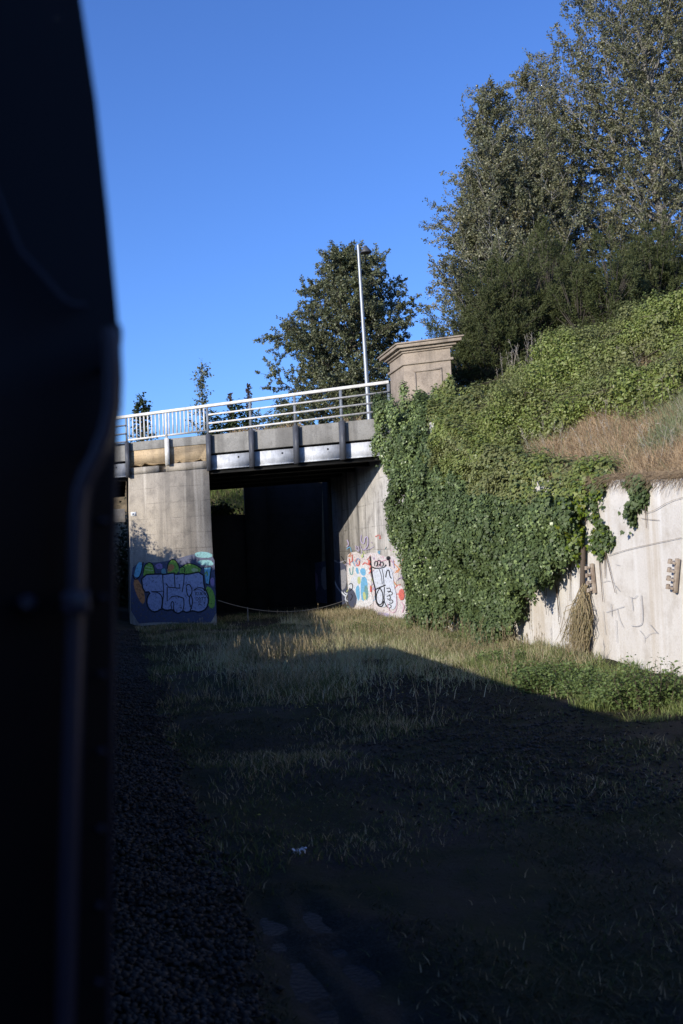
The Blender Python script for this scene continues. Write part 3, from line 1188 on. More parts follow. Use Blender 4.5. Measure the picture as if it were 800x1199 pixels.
def stones(P, s, name, mat, label, cat):
    base = np.array([(0, 0, 1), (.9, 0, .2), (.25, .85, .15), (-.75, .5, .25), (-.7, -.55, .1), (.3, -.85, .3), (0, 0, -1)], float)
    F = np.array([(0, 1, 2), (0, 2, 3), (0, 3, 4), (0, 4, 5), (0, 5, 1), (6, 2, 1), (6, 3, 2), (6, 4, 3), (6, 5, 4), (6, 1, 5)])
    N = len(P)
    V = base[None] * (.65 + .7 * rng.random((N, 7, 1)))
    V = V * np.stack([.7 + .6 * rng.random(N), .7 + .6 * rng.random(N), .45 + .5 * rng.random(N)], 1)[:, None]
    a = rng.random(N) * 6.28
    ca, sa = np.cos(a)[:, None], np.sin(a)[:, None]
    X = V[..., 0] * ca - V[..., 1] * sa
    Y = V[..., 0] * sa + V[..., 1] * ca
    V = np.stack([X, Y, V[..., 2]], 2) * s[:, None, None] + P[:, None]
    mb = MB()
    mb.add(V.reshape(-1, 3), (np.arange(N)[:, None, None] * 7 + F[None]).reshape(-1, 3))
    return stuff(mb.build(name, mat), label, cat)


M_STONES = foliage('ballast stone', [(.012, .011, .010), (.028, .025, .022), (.018, .016, .014), (.050, .045, .040), (.030, .020, .013)], rough=.8, trans=0, spec=.2)
N = 30000
Y = 3.5 + rng.random(N) ** 2.0 * 34
X = -.5 + rng.random(N) ** 1.15 * 1.15 + np.abs(rng.normal(size=N)) * .09 + (n2(Y, Y * 0, .8, 3) - .5) * .3
P = np.stack([X, Y, terr(X, Y) + .02], 1)
stones(P, .010 + .028 * rng.random(N) ** 1.6, 'ballast', M_STONES, 'dark crushed stone ballast along the track', 'ballast')
N = 9000
Y = 9 + rng.random(N) * 18
X = 4.9 + (Y - 12) * .02 + rng.normal(size=N) * .9
P = np.stack([X, Y, terr(X, Y) + .008], 1)
stones(P, .015 + .02 * rng.random(N), 'gravel', M_STONES, 'dark loose gravel in the middle of the cutting floor', 'gravel')

# ---------------------------------------------------------------- foliage tools
T_LEAF = (np.array([(0, 0, 0), (.30, .30, .07), (.24, .75, .04), (0, 1, -.06), (-.24, .75, .04), (-.30, .30, .07)]), np.array([(0, 1, 2, 3), (0, 3, 4, 5)]))
T_IVY = (np.array([(0, 0, 0), (.42, -.05, .03), (.55, .42, .06), (.24, .58, .05), (0, 1, -.08), (-.24, .58, .05), (-.55, .42, .06), (-.42, -.05, .03)]),
         np.array([(0, 1, 2, 3), (0, 3, 4, 5), (0, 5, 6, 7)]))
T_NEEDLE = (np.array([(-.045, 0, 0), (.045, 0, 0), (0, 1, 0)]), np.array([(0, 1, 2)]))
T_SPRIG = (np.array([(0, 0, 0), (.10, .55, .05), (0, 1, 0), (-.10, .55, .05)]), np.array([(0, 1, 2, 3)]))


def unit(v):
    return v / (np.linalg.norm(v, axis=-1, keepdims=True) + 1e-9)


def leaves(mb, c, nrm, tip, s, tmpl, mi=0):
    nrm = unit(nrm)
    b = unit(np.cross(tip, nrm))
    tt = np.cross(nrm, b)
    V0, F0 = tmpl
    V = c[:, None] + s[:, None, None] * (V0[None, :, 0:1] * b[:, None] + V0[None, :, 1:2] * tt[:, None] + V0[None, :, 2:3] * nrm[:, None])
    k = len(V0)
    F = (np.arange(len(c)) * k)[:, None, None] + F0[None]
    mb.add(V.reshape(-1, 3), F.reshape(-1, F0.shape[1]), mi)


def blades(mb, p, h, wd, lean, mi=0):
    """grass blades: p roots, h heights, lean = horizontal tip offset (N,2)"""
    N = len(p)
    a = rng.random(N) * 6.283
    sx = np.stack([np.cos(a), np.sin(a), np.zeros(N)], 1) * wd[:, None]
    L = np.concatenate([lean, np.zeros((N, 1))], 1)
    up = np.array([0, 0, 1.0])
    m = p + up * h[:, None] * .55 + L * .3
    tp = p + up * h[:, None] + L
    V = np.stack([p - sx, p + sx, m + sx * .7, m - sx * .7, tp], 1)
    i = np.arange(N)[:, None] * 5
    mb.add(V.reshape(-1, 3), i + np.array([[0, 1, 2, 3]]), mi)
    n0 = mb.n
    # tips share the positions of the same blades
    V2 = np.stack([m - sx * .7, m + sx * .7, tp], 1)
    mb.add(V2.reshape(-1, 3), np.arange(N)[:, None] * 3 + np.array([[0, 1, 2]]), mi)


def rdir(N):
    return unit(rng.normal(size=(N, 3)))


def tree(name, label, base, H, rfun, t0, nprim, el, mat_leaf, mat_bark, leaf, nleaf, trunk_r=.22, group=None, sec=2.2, curve=.25, stems=1,
         lean=(0, 0), tert=.42, flat=1.0, seed=0):
    """tapered trunk, limbs, branchlets and twigs; leaves hang on the twigs"""
    R = random.Random(seed)
    root = thing(name, label, 'tree', base, group)
    base = np.array(base, float)
    wood = MB()
    SA, SB, RA, RB = [], [], [], []
    TA, TB = [], []
    for st in range(stems):
        ao = R.random() * 6.28
        off = np.array([math.cos(ao), math.sin(ao), 0]) * (.25 if stems > 1 else 0)
        Hs = H * (1 if st == 0 else R.uniform(.72, .93))
        spread = np.array([math.cos(ao), math.sin(ao), 0]) * (0 if st == 0 else rfun(.5) * .5)
        tp = []
        for i in range(13):
            s_ = i / 12
            tp.append(base + off + spread * s_ ** .8 + np.array([lean[0] * s_, lean[1] * s_, Hs * s_]) +
                      np.array([R.uniform(-1, 1), R.uniform(-1, 1), 0]) * .018 * H * s_ ** .5)
        tp = np.array(tp)
        tp[0][2] -= .3
        tr = trunk_r * (1 - np.linspace(0, 1, 13)) ** .9 * (1 if st == 0 else .7) + .012
        wood.tube(tp, tr, 9)
        npr = nprim if st == 0 else int(nprim * .55)
        for i in range(npr):
            t = t0 + (1 - t0) * ((i + R.random()) / npr) ** .92
            j = min(11, int(t * 12))
            f = t * 12 - j
            p = tp[j] * (1 - f) + tp[j + 1] * f
            az = i * 2.399 + R.uniform(-.5, .5)
            L = max(.25, rfun(t) * R.uniform(.62, 1.12))
            e = rad(el[0] + (el[1] - el[0]) * t + R.uniform(-14, 14))
            d = np.array([math.cos(az) * math.cos(e), math.sin(az) * math.cos(e) * flat, math.sin(e)])
            d /= np.linalg.norm(d)
            r0 = max(.012, trunk_r * .36 * (1 - t) + .018)
            ns = 6
            pp = [p]
            dd = d.copy()
            for q in range(ns):
                dd = dd + np.array([R.uniform(-.16, .16), R.uniform(-.16, .16), curve * .22 + R.uniform(-.1, .1)])
                dd /= np.linalg.norm(dd)
                pp.append(pp[-1] + dd * L / ns)
            pp = np.array(pp)
            rr = np.linspace(r0, .008, ns + 1)
            for q in range(ns):
                SA.append(pp[q]); SB.append(pp[q + 1]); RA.append(rr[q]); RB.append(rr[q + 1])
            m = max(2, int(L * sec))
            for q in range(m + 1):
                s_ = .22 + .78 * (q + R.random() * .8) / (m + .8)
                s_ = min(s_, .99)
                j2 = int(s_ * ns)
                f2 = s_ * ns - j2
                p2 = pp[j2] * (1 - f2) + pp[min(ns, j2 + 1)] * f2
                d1 = unit(pp[min(ns, j2 + 1)] - pp[j2])
                v = np.array([R.gauss(0, 1), R.gauss(0, 1), R.gauss(.15, .8)])
                v -= d1 * v.dot(d1)
                d2 = unit(d1 * .75 + unit(v) * .85)
                L2 = (.3 + .40 * L * (1 - .55 * s_)) * R.uniform(.6, 1.15)
                e2 = p2 + d2 * L2 + np.array([0, 0, curve * .1 * L2])
                SA.append(p2); SB.append(e2); RA.append(.012 + .004 * L2); RB.append(.005)
                k3 = max(2, int(L2 / tert))
                for z in range(k3 + 1):
                    s3 = (z + R.random()) / (k3 + 1)
                    p3 = p2 + (e2 - p2) * s3
                    d3 = unit(d2 * .8 + np.array([R.gauss(0, .7), R.gauss(0, .7), R.gauss(.1, .6)]))
                    L3 = R.uniform(.22, .62)
                    TA.append(p3); TB.append(p3 + d3 * L3)
    wood.segs(SA, SB, RA, RB, 5)
    wood.segs(TA, TB, .006, .003, 3)
    wood.build('trunk', mat_bark, root, smooth=True)
    TA = np.array(TA); TB = np.array(TB)
    k = np.repeat(np.arange(len(TA)), nleaf)
    keep = rng.random(len(k)) < (.35 + .9 * vnoise(TA, .55, seed + 4))[k]
    k = k[keep]
    s_ = rng.random(len(k))
    c = TA[k] + (TB[k] - TA[k]) * s_[:, None] + rng.normal(size=(len(k), 3)) * .055
    nrm = rdir(len(k)) + np.array([0, 0, .55])
    tip = unit(TB[k] - TA[k]) + rdir(len(k)) * .8 + np.array([0, 0, -.35])
    mb = MB()
    leaves(mb, c, nrm, tip, leaf * (.6 + .7 * rng.random(len(k))), T_LEAF)
    mb.build('crown', mat_leaf, root)
    return root


BARK = concrete('pale grey bark', (.26, .25, .23), (.17, .16, .145), (.08, .075, .065), boards=0)
BARKD = concrete('dark bark', (.10, .085, .07), (.07, .06, .05), (.04, .035, .03), boards=0)
F_OLIVE = foliage('olive tree leaves', [(.155, .155, .078), (.215, .21, .11), (.125, .132, .066), (.27, .25, .14), (.19, .165, .09)], .42, .25, .5,
                  clump=(.135, .15, .08))
F_MID = foliage('dull green tree leaves', [(.11, .135, .06), (.165, .18, .085), (.09, .11, .05), (.21, .21, .11)], .42, .22, .5,
                clump=(.115, .12, .066))
F_DARK = foliage('dark needle foliage', [(.016, .028, .009), (.032, .048, .014), (.022, .034, .011), (.045, .058, .018)], .6, .12, .2)
F_IVY = foliage('ivy leaves', [(.066, .100, .036), (.10, .14, .052), (.080, .116, .042), (.135, .175, .068), (.046, .07, .026)], .5, .2, .3, clump=(.062, .088, .030), cscale=1.6)
F_IVYPALE = foliage('pale ivy leaves', [(.17, .23, .075), (.23, .29, .10), (.13, .18, .06)], .38, .2, .5)
F_IVYYEL = foliage('yellow green ivy leaves', [(.11, .17, .012), (.15, .20, .018), (.08, .13, .014), (.19, .19, .02)], .4, .3, .4)
F_BRAM = foliage('bramble leaves', [(.17, .22, .045), (.23, .28, .065), (.13, .175, .04), (.28, .31, .095), (.19, .195, .07)], .45, .3, .4,
                 clump=(.18, .185, .075), cscale=.6)
F_WEED = foliage('weed leaves', [(.11, .16, .05), (.15, .205, .06), (.085, .13, .04), (.19, .23, .085)], .5, .25, .3)
F_GRASS = foliage('grass blades', [(.055, .080, .022), (.085, .115, .032), (.12, .12, .05), (.065, .09, .025)], .6, .25, .2)
F_STRAW = foliage('dry grass blades', [(.36, .29, .17), (.46, .38, .23), (.25, .20, .11), (.40, .31, .18), (.20, .185, .085)], .65, .25, .2)
M_CANE = plain('bramble cane', (.09, .065, .05), .8)
M_VINE = plain('ivy stem', (.10, .075, .055), .85)

# ---------------------------------------------------------------- trees
tree('roadside_tree', 'broad dull green tree standing behind the bridge and the street lamp', (15.0, 62, 7.0), 14.3,
     lambda t: 5.9 * max(.04, 1 - ((t - .33) / .72) ** 2) ** .9 if t > .33 else 6.2, .08, 96, (0, 50), F_MID, BARKD, .125, 50, .26, sec=3.0, seed=3, curve=.12)
tree('birch_tree', 'slender olive leaved tree with pale stems left of the taller tree', (17.8, 42.5, 7.3), 15.4,
     lambda t: 5.0 * (1 - abs(t - .34) * (1.15 if t > .34 else .7)), .05, 96, (8, 56), F_OLIVE, BARK, .094, 38, .20, sec=3.0, seed=11, stems=3, curve=.5)
tree('birch_tree', 'tallest olive leaved tree with pale limbs, its top cut off at the upper right', (25.3, 42.0, 7.3), 24.0,
     lambda t: 8.6 * (1 - abs(t - .45) * 1.05), .10, 96, (8, 55), F_OLIVE, BARK, .098, 34, .30, sec=2.6, seed=23, stems=2, curve=.4)

tree('birch_tree', 'olive leaved tree filling the gap between the slender tree and the tallest one', (21.4, 45.5, 7.3), 18.4,
     lambda t: 4.6 * (1 - abs(t - .45) * 1.1), .08, 80, (12, 56), F_OLIVE, BARK, .096, 36, .20, sec=2.8, seed=47, stems=2, curve=.4)

# small trees and shrubs beyond the bridge
tree('sapling', 'thin wispy young tree rising above the white balusters', (5.4, 62, 7.0), 7.35, lambda t: .95 * (1.1 - t) + .15, .1, 26, (45, 70),
     F_MID, BARKD, .15, 5, .05, sec=2.5, seed=31)
tree('sapling', 'small dark pointed sapling behind the balusters at the left end of the bridge', (1.7, 62, 7.0), 5.3, lambda t: 1.5 * (1.02 - t), .05, 34, (15, 50),
     F_DARK, BARKD, .18, 7, .06, sec=2.5, seed=33)


def shrub(name, label, c, r, n, mat, leaf, tm=T_LEAF, group=None, seed=0, lobes=9):
    """uneven clumps of leaves on stems round a base"""
    R = np.random.default_rng(seed)
    root = thing(name, label, 'shrub', c, group)
    c = np.array(c, float)
    r = np.array(r, float)
    L = R.normal(size=(lobes, 3))
    L = unit(L)
    L[:, 2] = np.abs(L[:, 2])
    L = L * (.35 + .4 * R.random((lobes, 1)))
    rad_ = .28 + .22 * R.random(lobes)
    k = R.integers(0, lobes, n)
    d = unit(R.normal(size=(n, 3)))
    q = L[k] + d * (rad_[k] * (.55 + .55 * R.random(n) ** .6))[:, None]
    q[:, 2] = np.maximum(q[:, 2], .02 * R.random(n))
    P = c + q * r + R.normal(size=(n, 3)) * .03
    mb = MB()
    leaves(mb, P, d + rdir(n) * .7 + [0, 0, .5], d + rdir(n) * .8 + [0, 0, .2], leaf * (.6 + .7 * R.random(n)), tm)
    mb.build('foliage', mat, root)
    mb = MB()
    B = c + L * r
    mb.segs(np.repeat(c[None], lobes, 0) - [0, 0, .1], B, .03, .012, 5)
    m = 40 * lobes // 9
    kk = R.integers(0, lobes, m)
    e = c + (L[kk] + unit(R.normal(size=(m, 3))) * rad_[kk][:, None]) * r
    e[:, 2] = np.maximum(e[:, 2], c[2])
    mb.segs(B[kk], e, .01, .004, 3)
    mb.build('stems', M_CANE, root)
    return root


shrub('shrub', 'low dark green shrub behind the white railing under the thin sapling', (6.5, 58, 7.1), (2.0, 1.6, 5.9), 6500, F_DARK, .22, seed=1)
shrub('shrub', 'mid green rounded shrub behind the middle of the bridge railing', (9.7, 55, 7.1), (2.5, 1.6, 4.7), 6500, F_MID, .18, seed=2)
shrub('shrub', 'bright green low shrub just left of the lamp post', (12.5, 52.5, 7.1), (1.7, 1.4, 3.5), 5200, F_WEED, .16, seed=3)
shrub('shrub', 'grey green shrub between the lamp post and the stone pilaster', (14.2, 53, 7.1), (1.7, 1.4, 4.3), 5200, F_MID, .16, seed=4)
for i, (x, dy, h, lab) in enumerate(((6.75, 60, 5.4, 'shorter dark flower spire rising over the white railing'),
                                     (7.9, 60, 6.0, 'taller dark flower spire right of the shorter one over the railing'))):
    root = thing('flower_spire', lab, 'plant', (x, dy, 7.1), 'dark flower spires behind the bridge')
    mb = MB()
    mb.tube([(x, dy, 7.1), (x + .15, dy, 7.1 + h * .6), (x + .1, dy, 7.1 + h)], [.04, .03, .012], 6)
    mb.build('stalk', M_CANE, root)
    n = 420
    s_ = .45 + .55 * rng.random(n)
    c = np.stack([x + .12 + rng.normal(size=n) * .17 * (1.25 - s_), dy + rng.normal(size=n) * .17, 7.1 + h * s_], 1)
    mb = MB()
    leaves(mb, c, rdir(n), rdir(n) + [0, 0, .6], .17 * (.6 + .6 * rng.random(n)), T_LEAF)
    mb.build('flowers', foliage('dark flower heads', [(.045, .035, .035), (.07, .05, .045), (.03, .03, .02)]), root)


# dark feathery evergreens on the bank
def feather(name, label, c, r, nclump, seed, mat, per=120):
    R = np.random.default_rng(seed)
    root = thing(name, label, 'shrub', c, 'dark evergreen shrubs on top of the bank')
    c = np.array(c, float)
    r = np.array(r, float)
    # big lobes, then sprays standing on them
    nl = 13
    L = unit(R.normal(size=(nl, 3)) * [1, 1, .8])
    L *= .45 + .32 * R.random((nl, 1))
    L[:, 2] = .18 + .62 * R.random(nl)
    L[:, :2] *= (1.15 - .6 * L[:, 2:3])
    lr = .26 + .16 * R.random(nl)
    k = R.integers(0, nl, nclump)
    d = unit(R.normal(size=(nclump, 3)) + [0, 0, .35])
    q = L[k] + d * (lr[k] * (.5 + .55 * R.random(nclump)))[:, None]
    q[:, 2] = np.maximum(q[:, 2], .04)
    C = c + q * r
    ax = unit(d * [1, 1, .6] + [0, 0, .75] + R.normal(size=(nclump, 3)) * .25)
    ln = .35 + .4 * R.random(nclump)
    kk = np.repeat(np.arange(nclump), per)
    n = len(kk)
    s_ = R.random(n)
    side = unit(R.normal(size=(n, 3)))
    P = C[kk] + ax[kk] * (ln[kk] * (s_ - .25))[:, None] + side * (.12 * (1.05 - s_) + .015)[:, None]
    tip = unit(ax[kk] * .8 + side * .75)
    mb = MB()
    leaves(mb, P, rdir(n) + [-.4, -.4, .2], tip, .125 * (.6 + .8 * R.random(n)), T_SPRIG)
    mb.build('foliage', mat, root)
    mb = MB()
    B = c + L * r * .9
    mb.segs(np.repeat(c[None], nl, 0) - [0, 0, .3], B, .09, .04, 6)
    mb.segs(B[k], C, .022, .008, 4)
    mb.build('branches', BARKD, root)
    return root


F_KAN = foliage('evergreen sprays', [(.044, .056, .022), (.070, .084, .030), (.054, .066, .026), (.10, .11, .042), (.060, .056, .030)], .6, .18, .2,
                clump=(.062, .075, .024), cscale=.5)
feather('evergreen_shrub', 'dark brownish green feathery shrub just right of the stone pilaster', (14.4, 34.5, 7.2), (3.0, 2.4, 5.6), 760, 5, F_KAN)
feather('evergreen_shrub', 'dark green feathery shrub peeking out above the one by the pilaster', (17.8, 37.0, 7.2), (3.3, 2.4, 7.6), 800, 6, F_KAN)
feather('evergreen_shrub', 'dark green feathery shrub at the right edge behind the bramble bank', (20.8, 35.0, 7.3), (3.8, 2.6, 7.3), 900, 9, F_KAN)
feather('evergreen_shrub', 'low dark feathery shrub in the middle of the row above the brambles', (17.6, 33.0, 7.4), (2.8, 2.0, 6.2), 600, 8, F_KAN)


# ---------------------------------------------------------------- planting on the bank
def hit_terrain(px, py, tmax=60):
    """where a sight line first meets the bank, solved on the real ground"""
    d = np.stack([(px - 400) / FPX, (599.5 - py) / FPX, -np.ones(len(px))], 1) @ CM.T
    t = np.full(len(px), 8.0)
    done = np.zeros(len(px), bool)
    step = .35
    while t.min() < tmax and not done.all():
        Pn = EYE + d * t[:, None]
        h = terr(Pn[:, 0], Pn[:, 1])
        hit = (Pn[:, 2] < h) & (Pn[:, 0] > WX)
        done |= hit
        t = np.where(done, t, t + step)
        if (t > tmax).all():
            break
        t = np.where(t > tmax, tmax + 1, t)
        if ((t > tmax) | done).all():
            break
    lo, hi = t - step, t.copy()
    for _ in range(6):
        m_ = (lo + hi) / 2
        Pn = EYE + d * m_[:, None]
        ins = (Pn[:, 2] < np.where(Pn[:, 0] > WX + .3, terr(Pn[:, 0], Pn[:, 1]), zt(Pn[:, 1]))) & (Pn[:, 0] > WX)
        hi = np.where(ins, m_, hi)
        lo = np.where(ins, lo, m_)
    return EYE + d * hi[:, None], done


BRAMBLE = [(566, 470), (615, 440), (655, 420), (700, 388), (765, 374), (900, 370), (900, 440), (800, 464), (742, 476), (690, 487), (640, 500),
           (602, 514), (566, 540), (522, 556), (505, 545), (525, 520), (548, 492)]
N = 16000
X = WX + .4 + rng.random(N) * 13
Y = 14 + rng.random(N) * 20
Z0 = terr(X, Y)
G = np.stack([X, Y, Z0 + .35], 1)
px, py = project(G)
jx = (vnoise(np.stack([px, py, px * 0], 1), .05, 56) - .5) * 26
jy = (vnoise(np.stack([px, py, px * 0], 1), .045, 57) - .5) * 26
ok = inpoly(px + jx, py + jy, BRAMBLE) & (vnoise(G, 1.7, 58) > .33)
X, Y, Z0, G = X[ok], Y[ok], Z0[ok], G[ok]
nt_ = len(X)
hump = .15 + 1.25 * vnoise(np.stack([X, Y, X * 0], 1), .7, 51) ** 1.5
tz = Z0 + hump * (.35 + .9 * rng.random(nt_))
tr_ = .10 + .30 * rng.random(nt_) ** 1.6
per = (60 + 520 * tr_ ** 1.3).astype(int)
k = np.repeat(np.arange(nt_), per)
n = len(k)
d = unit(rng.normal(size=(n, 3)) + [-.25, -.35, .45])
P = np.stack([X, Y, tz], 1)[k] + d * (tr_[k] * (.55 + .6 * rng.random(n) ** .6))[:, None] * [1, 1, 1.25] + rng.normal(size=(n, 3)) * .03
bram = thing('bramble_thicket', 'large light green bramble thicket sprawling over the bank above the white wall', 'shrub', (13, 25, 7))
tsz = (.55 + .8 * rng.random(nt_))[k]
mb = MB()
leaves(mb, P, d + rdir(n) * .65 + [0, 0, .25], d * .6 + rdir(n) + [-.1, -.1, -.3], .074 * tsz * (.55 + .75 * rng.random(n)), T_LEAF)
mb.build('foliage', F_BRAM, bram)
n = nt_
m = 900
k = rng.integers(0, n, m)
A_ = np.stack([X[k], Y[k], Z0[k]], 1)
d = rdir(m) * [1, 1, .3]
M1 = A_ + d * .5 + np.stack([0 * X[k], 0 * X[k], hump[k] * .9], 1)
M2 = M1 + d * .8 - [0, 0, .25]
mb = MB()
mb.segs(A_, M1, .012, .009, 4)
mb.segs(M1, M2, .009, .004, 4)
mb.build('canes', M_CANE, bram)

# dry grass on the bank
DRY = [(900, 430), (800, 458), (742, 470), (690, 482), (640, 494), (602, 508), (560, 540), (590, 572), (640, 572), (700, 575), (900, 570)]
N = 210000
X = WX + .1 + rng.random(N) * 9
Y = 13 + rng.random(N) * 18
Z0 = terr(np.maximum(X, WX + .32), Y)
G = np.stack([X, Y, Z0], 1)
px, py = project(G)
ok = inpoly(px, py, DRY)
G = G[ok]
n = len(G)
pn = vnoise(G, .7, 61)
mb = MB()
ln = rng.normal(size=(n, 2)) * .20 + [-.10, -.03]
hh = (.06 + .34 * rng.random(n) ** 1.8) * (.6 + .8 * vnoise(G, 1.5, 62))
green = rng.random(n) < np.clip((pn - .42) * 2 + (G[:, 0] - 10.8) * .45, .05, .85)
blades(mb, G[~green] - [0, 0, .02], hh[~green], .004 + .004 * rng.random((~green).sum()), ln[~green], 0)
blades(mb, G[green] - [0, 0, .02], hh[green] * 1.3, .004 + .004 * rng.random(green.sum()), ln[green], 1)
F_BANKGREEN = foliage('grey green bank grass', [(.20, .235, .12), (.28, .30, .17), (.16, .20, .09)], .6, .25, .2)
F_HAY = foliage('brown hay', [(.46, .33, .20), (.56, .43, .28), (.36, .25, .15), (.50, .37, .23)], .65, .25, .2)
stuff(mb.build('bank_grass', [F_HAY, F_BANKGREEN]), 'dry brown and grey green grass on the bank above the white wall', 'grass')
# hanging fringe of hay over the wall edge at the right
mb = MB()
n = 1500
yy = 13.5 + rng.random(n) * 6.2
G = np.stack([WX + .25 - .3 * rng.random(n), yy, zt(yy) + .05 + .12 * rng.random(n)], 1)
drop = np.stack([-.12 - .18 * rng.random(n), rng.normal(size=n) * .16, -.04 - .30 * rng.random(n) ** 2], 1)
mb.segs(G, G + drop, .004, .002, 3)
M_HAYD = foliage('brown fringe', [(.27, .19, .12), (.36, .27, .17), (.16, .115, .08)], .7, .2, .2)
stuff(mb.build('dead_grass_fringe', M_HAYD), 'brown dead grass hanging over the top edge of the white wall', 'grass')
# tufts growing along the back of the parapet
mb = MB()
n = 3000
u_ = -.2 + 7.6 * rng.random(n)
ok = vnoise(np.stack([u_, u_ * 0, u_ * 0], 1), 1.6, 64) * (1.15 - u_ / 9) > .38
u_ = u_[ok]
n = len(u_)
G = A0 + D * u_[:, None] + np.stack([u_ * 0, .44 + .25 * rng.random(n), u_ * 0 + 7.27], 1)
blades(mb, G, .22 + .34 * rng.random(n) ** 1.5, .004 + .004 * rng.random(n), rng.normal(size=(n, 2)) * .13, 0)
stuff(mb.build('verge_grass', F_HAY), 'brown grass tufts growing behind the bridge parapet', 'grass')
# tall bleached stalks beside the pilaster and on the bank
mb = MB()
n = 300
X = np.concatenate([12.2 + rng.random(80) * 3.0, 10.3 + rng.random(220) * 4])
Y = np.concatenate([28.8 + rng.random(80) * 1.8, 17 + rng.random(220) * 8])
G = np.stack([X, Y, terr(X, Y) - .02], 1)
hh = .35 + .5 * rng.random(n)
hh[:80] += .45
tp = G + np.stack([rng.normal(size=n) * .16, rng.normal(size=n) * .16, hh], 1)
mb.segs(G, tp, .006, .003, 3)
k = np.repeat(np.arange(n), 5)
f = .6 + .4 * rng.random(len(k))
c = G[k] + (tp[k] - G[k]) * f[:, None]
mb.segs(c, c + rdir(len(k)) * .10 + [0, 0, .07], .004, .002, 3)
M_STALK = plain('bleached stalk', (.42, .37, .30), .8)
stuff(mb.build('dry_stalks', M_STALK), 'bleached dry weed stalks standing on the bank', 'grass')

# ---------------------------------------------------------------- ivy
IVY = [(458, 468), (464, 462), (470, 470), (480, 480), (490, 478), (502, 464), (512, 470), (524, 458), (534, 450), (548, 440), (566, 446), (572, 470), (556, 500), (530, 520), (512, 545),
       (560, 552), (600, 556), (640, 574), (668, 577), (696, 566), (690, 590), (688, 645), (674, 650), (664, 672), (650, 688), (640, 672), (629, 668), (619, 698),
       (611, 736), (600, 758), (578, 766), (562, 752), (558, 712), (547, 700), (541, 742), (526, 742), (514, 728), (505, 716), (496, 690), (488, 640), (482, 590),
       (475, 566), (460, 548), (457, 500)]
HANG = [(700, 562), (742, 556), (728, 570), (716, 574), (713, 610), (712, 650), (704, 652), (696, 630), (698, 590)]
HANG2 = [(738, 562), (760, 562), (756, 600), (752, 622), (746, 628), (744, 602), (740, 580)]


def ivy_points(poly, N, ragged=.35, seed=70):
    xs = [p[0] for p in poly]
    ys = [p[1] for p in poly]
    px = rng.uniform(min(xs), max(xs), N)
    py = rng.uniform(min(ys), max(ys), N)
    jx = (vnoise(np.stack([px, py, px * 0], 1), .06, seed) - .5) * 22 * ragged * 2
    jy = (vnoise(np.stack([px, py, px * 0], 1), .05, seed + 1) - .5) * 26 * ragged * 2
    ok = inpoly(px + jx, py + jy, poly)
    px, py = px[ok], py[ok]
    d = np.stack([(px - 400) / FPX, (599.5 - py) / FPX, -np.ones(len(px))], 1) @ CM.T
    Pw = EYE + d * (WX / d[:, 0])[:, None]
    onwall = (Pw[:, 2] < np.where(Pw[:, 1] < PA[1], zt(Pw[:, 1]) + .05, 8.0))
    tp = (n_f.dot(PA - EYE)) / (d @ n_f)
    Pp = EYE + d * tp[:, None]
    along = (Pp - PA) @ E1
    onpil = (~onwall) & (along > -.05) & (along < 1.75) & (Pp[:, 2] > terr(np.maximum(Pp[:, 0], WX + .4), Pp[:, 1] - .1)) & (Pp[:, 2] < 8.9)
    Pt = Pw.copy()
    hit = np.zeros(len(px), bool)
    q_ = ~(onwall | onpil)
    if q_.any():
        Pt[q_], hit[q_] = hit_terrain(px[q_], py[q_], 36)
    P = np.where(onwall[:, None], Pw, np.where(onpil[:, None], Pp, Pt))
    good = onwall | onpil | hit
    nrm = np.where(onwall[:, None], np.array([-1.0, 0, 0]), np.where(onpil[:, None], n_f, np.array([-.5, -.4, .75])))
    if poly is IVY:      # the wall top itself is overgrown too
        m_ = 9000
        yy = 18.5 + rng.random(m_) * (31.2 - 18.5)
        Pe = np.stack([WX - .05 + .6 * rng.random(m_), yy, zt(yy) + .03], 1)
        P = np.vstack([P, Pe])
        nrm = np.vstack([nrm, np.tile([[-.5, -.3, .8]], (m_, 1))])
        good = np.concatenate([good, np.ones(m_, bool)])
    # even out density by distance along the wall
    return P[good], nrm[good]


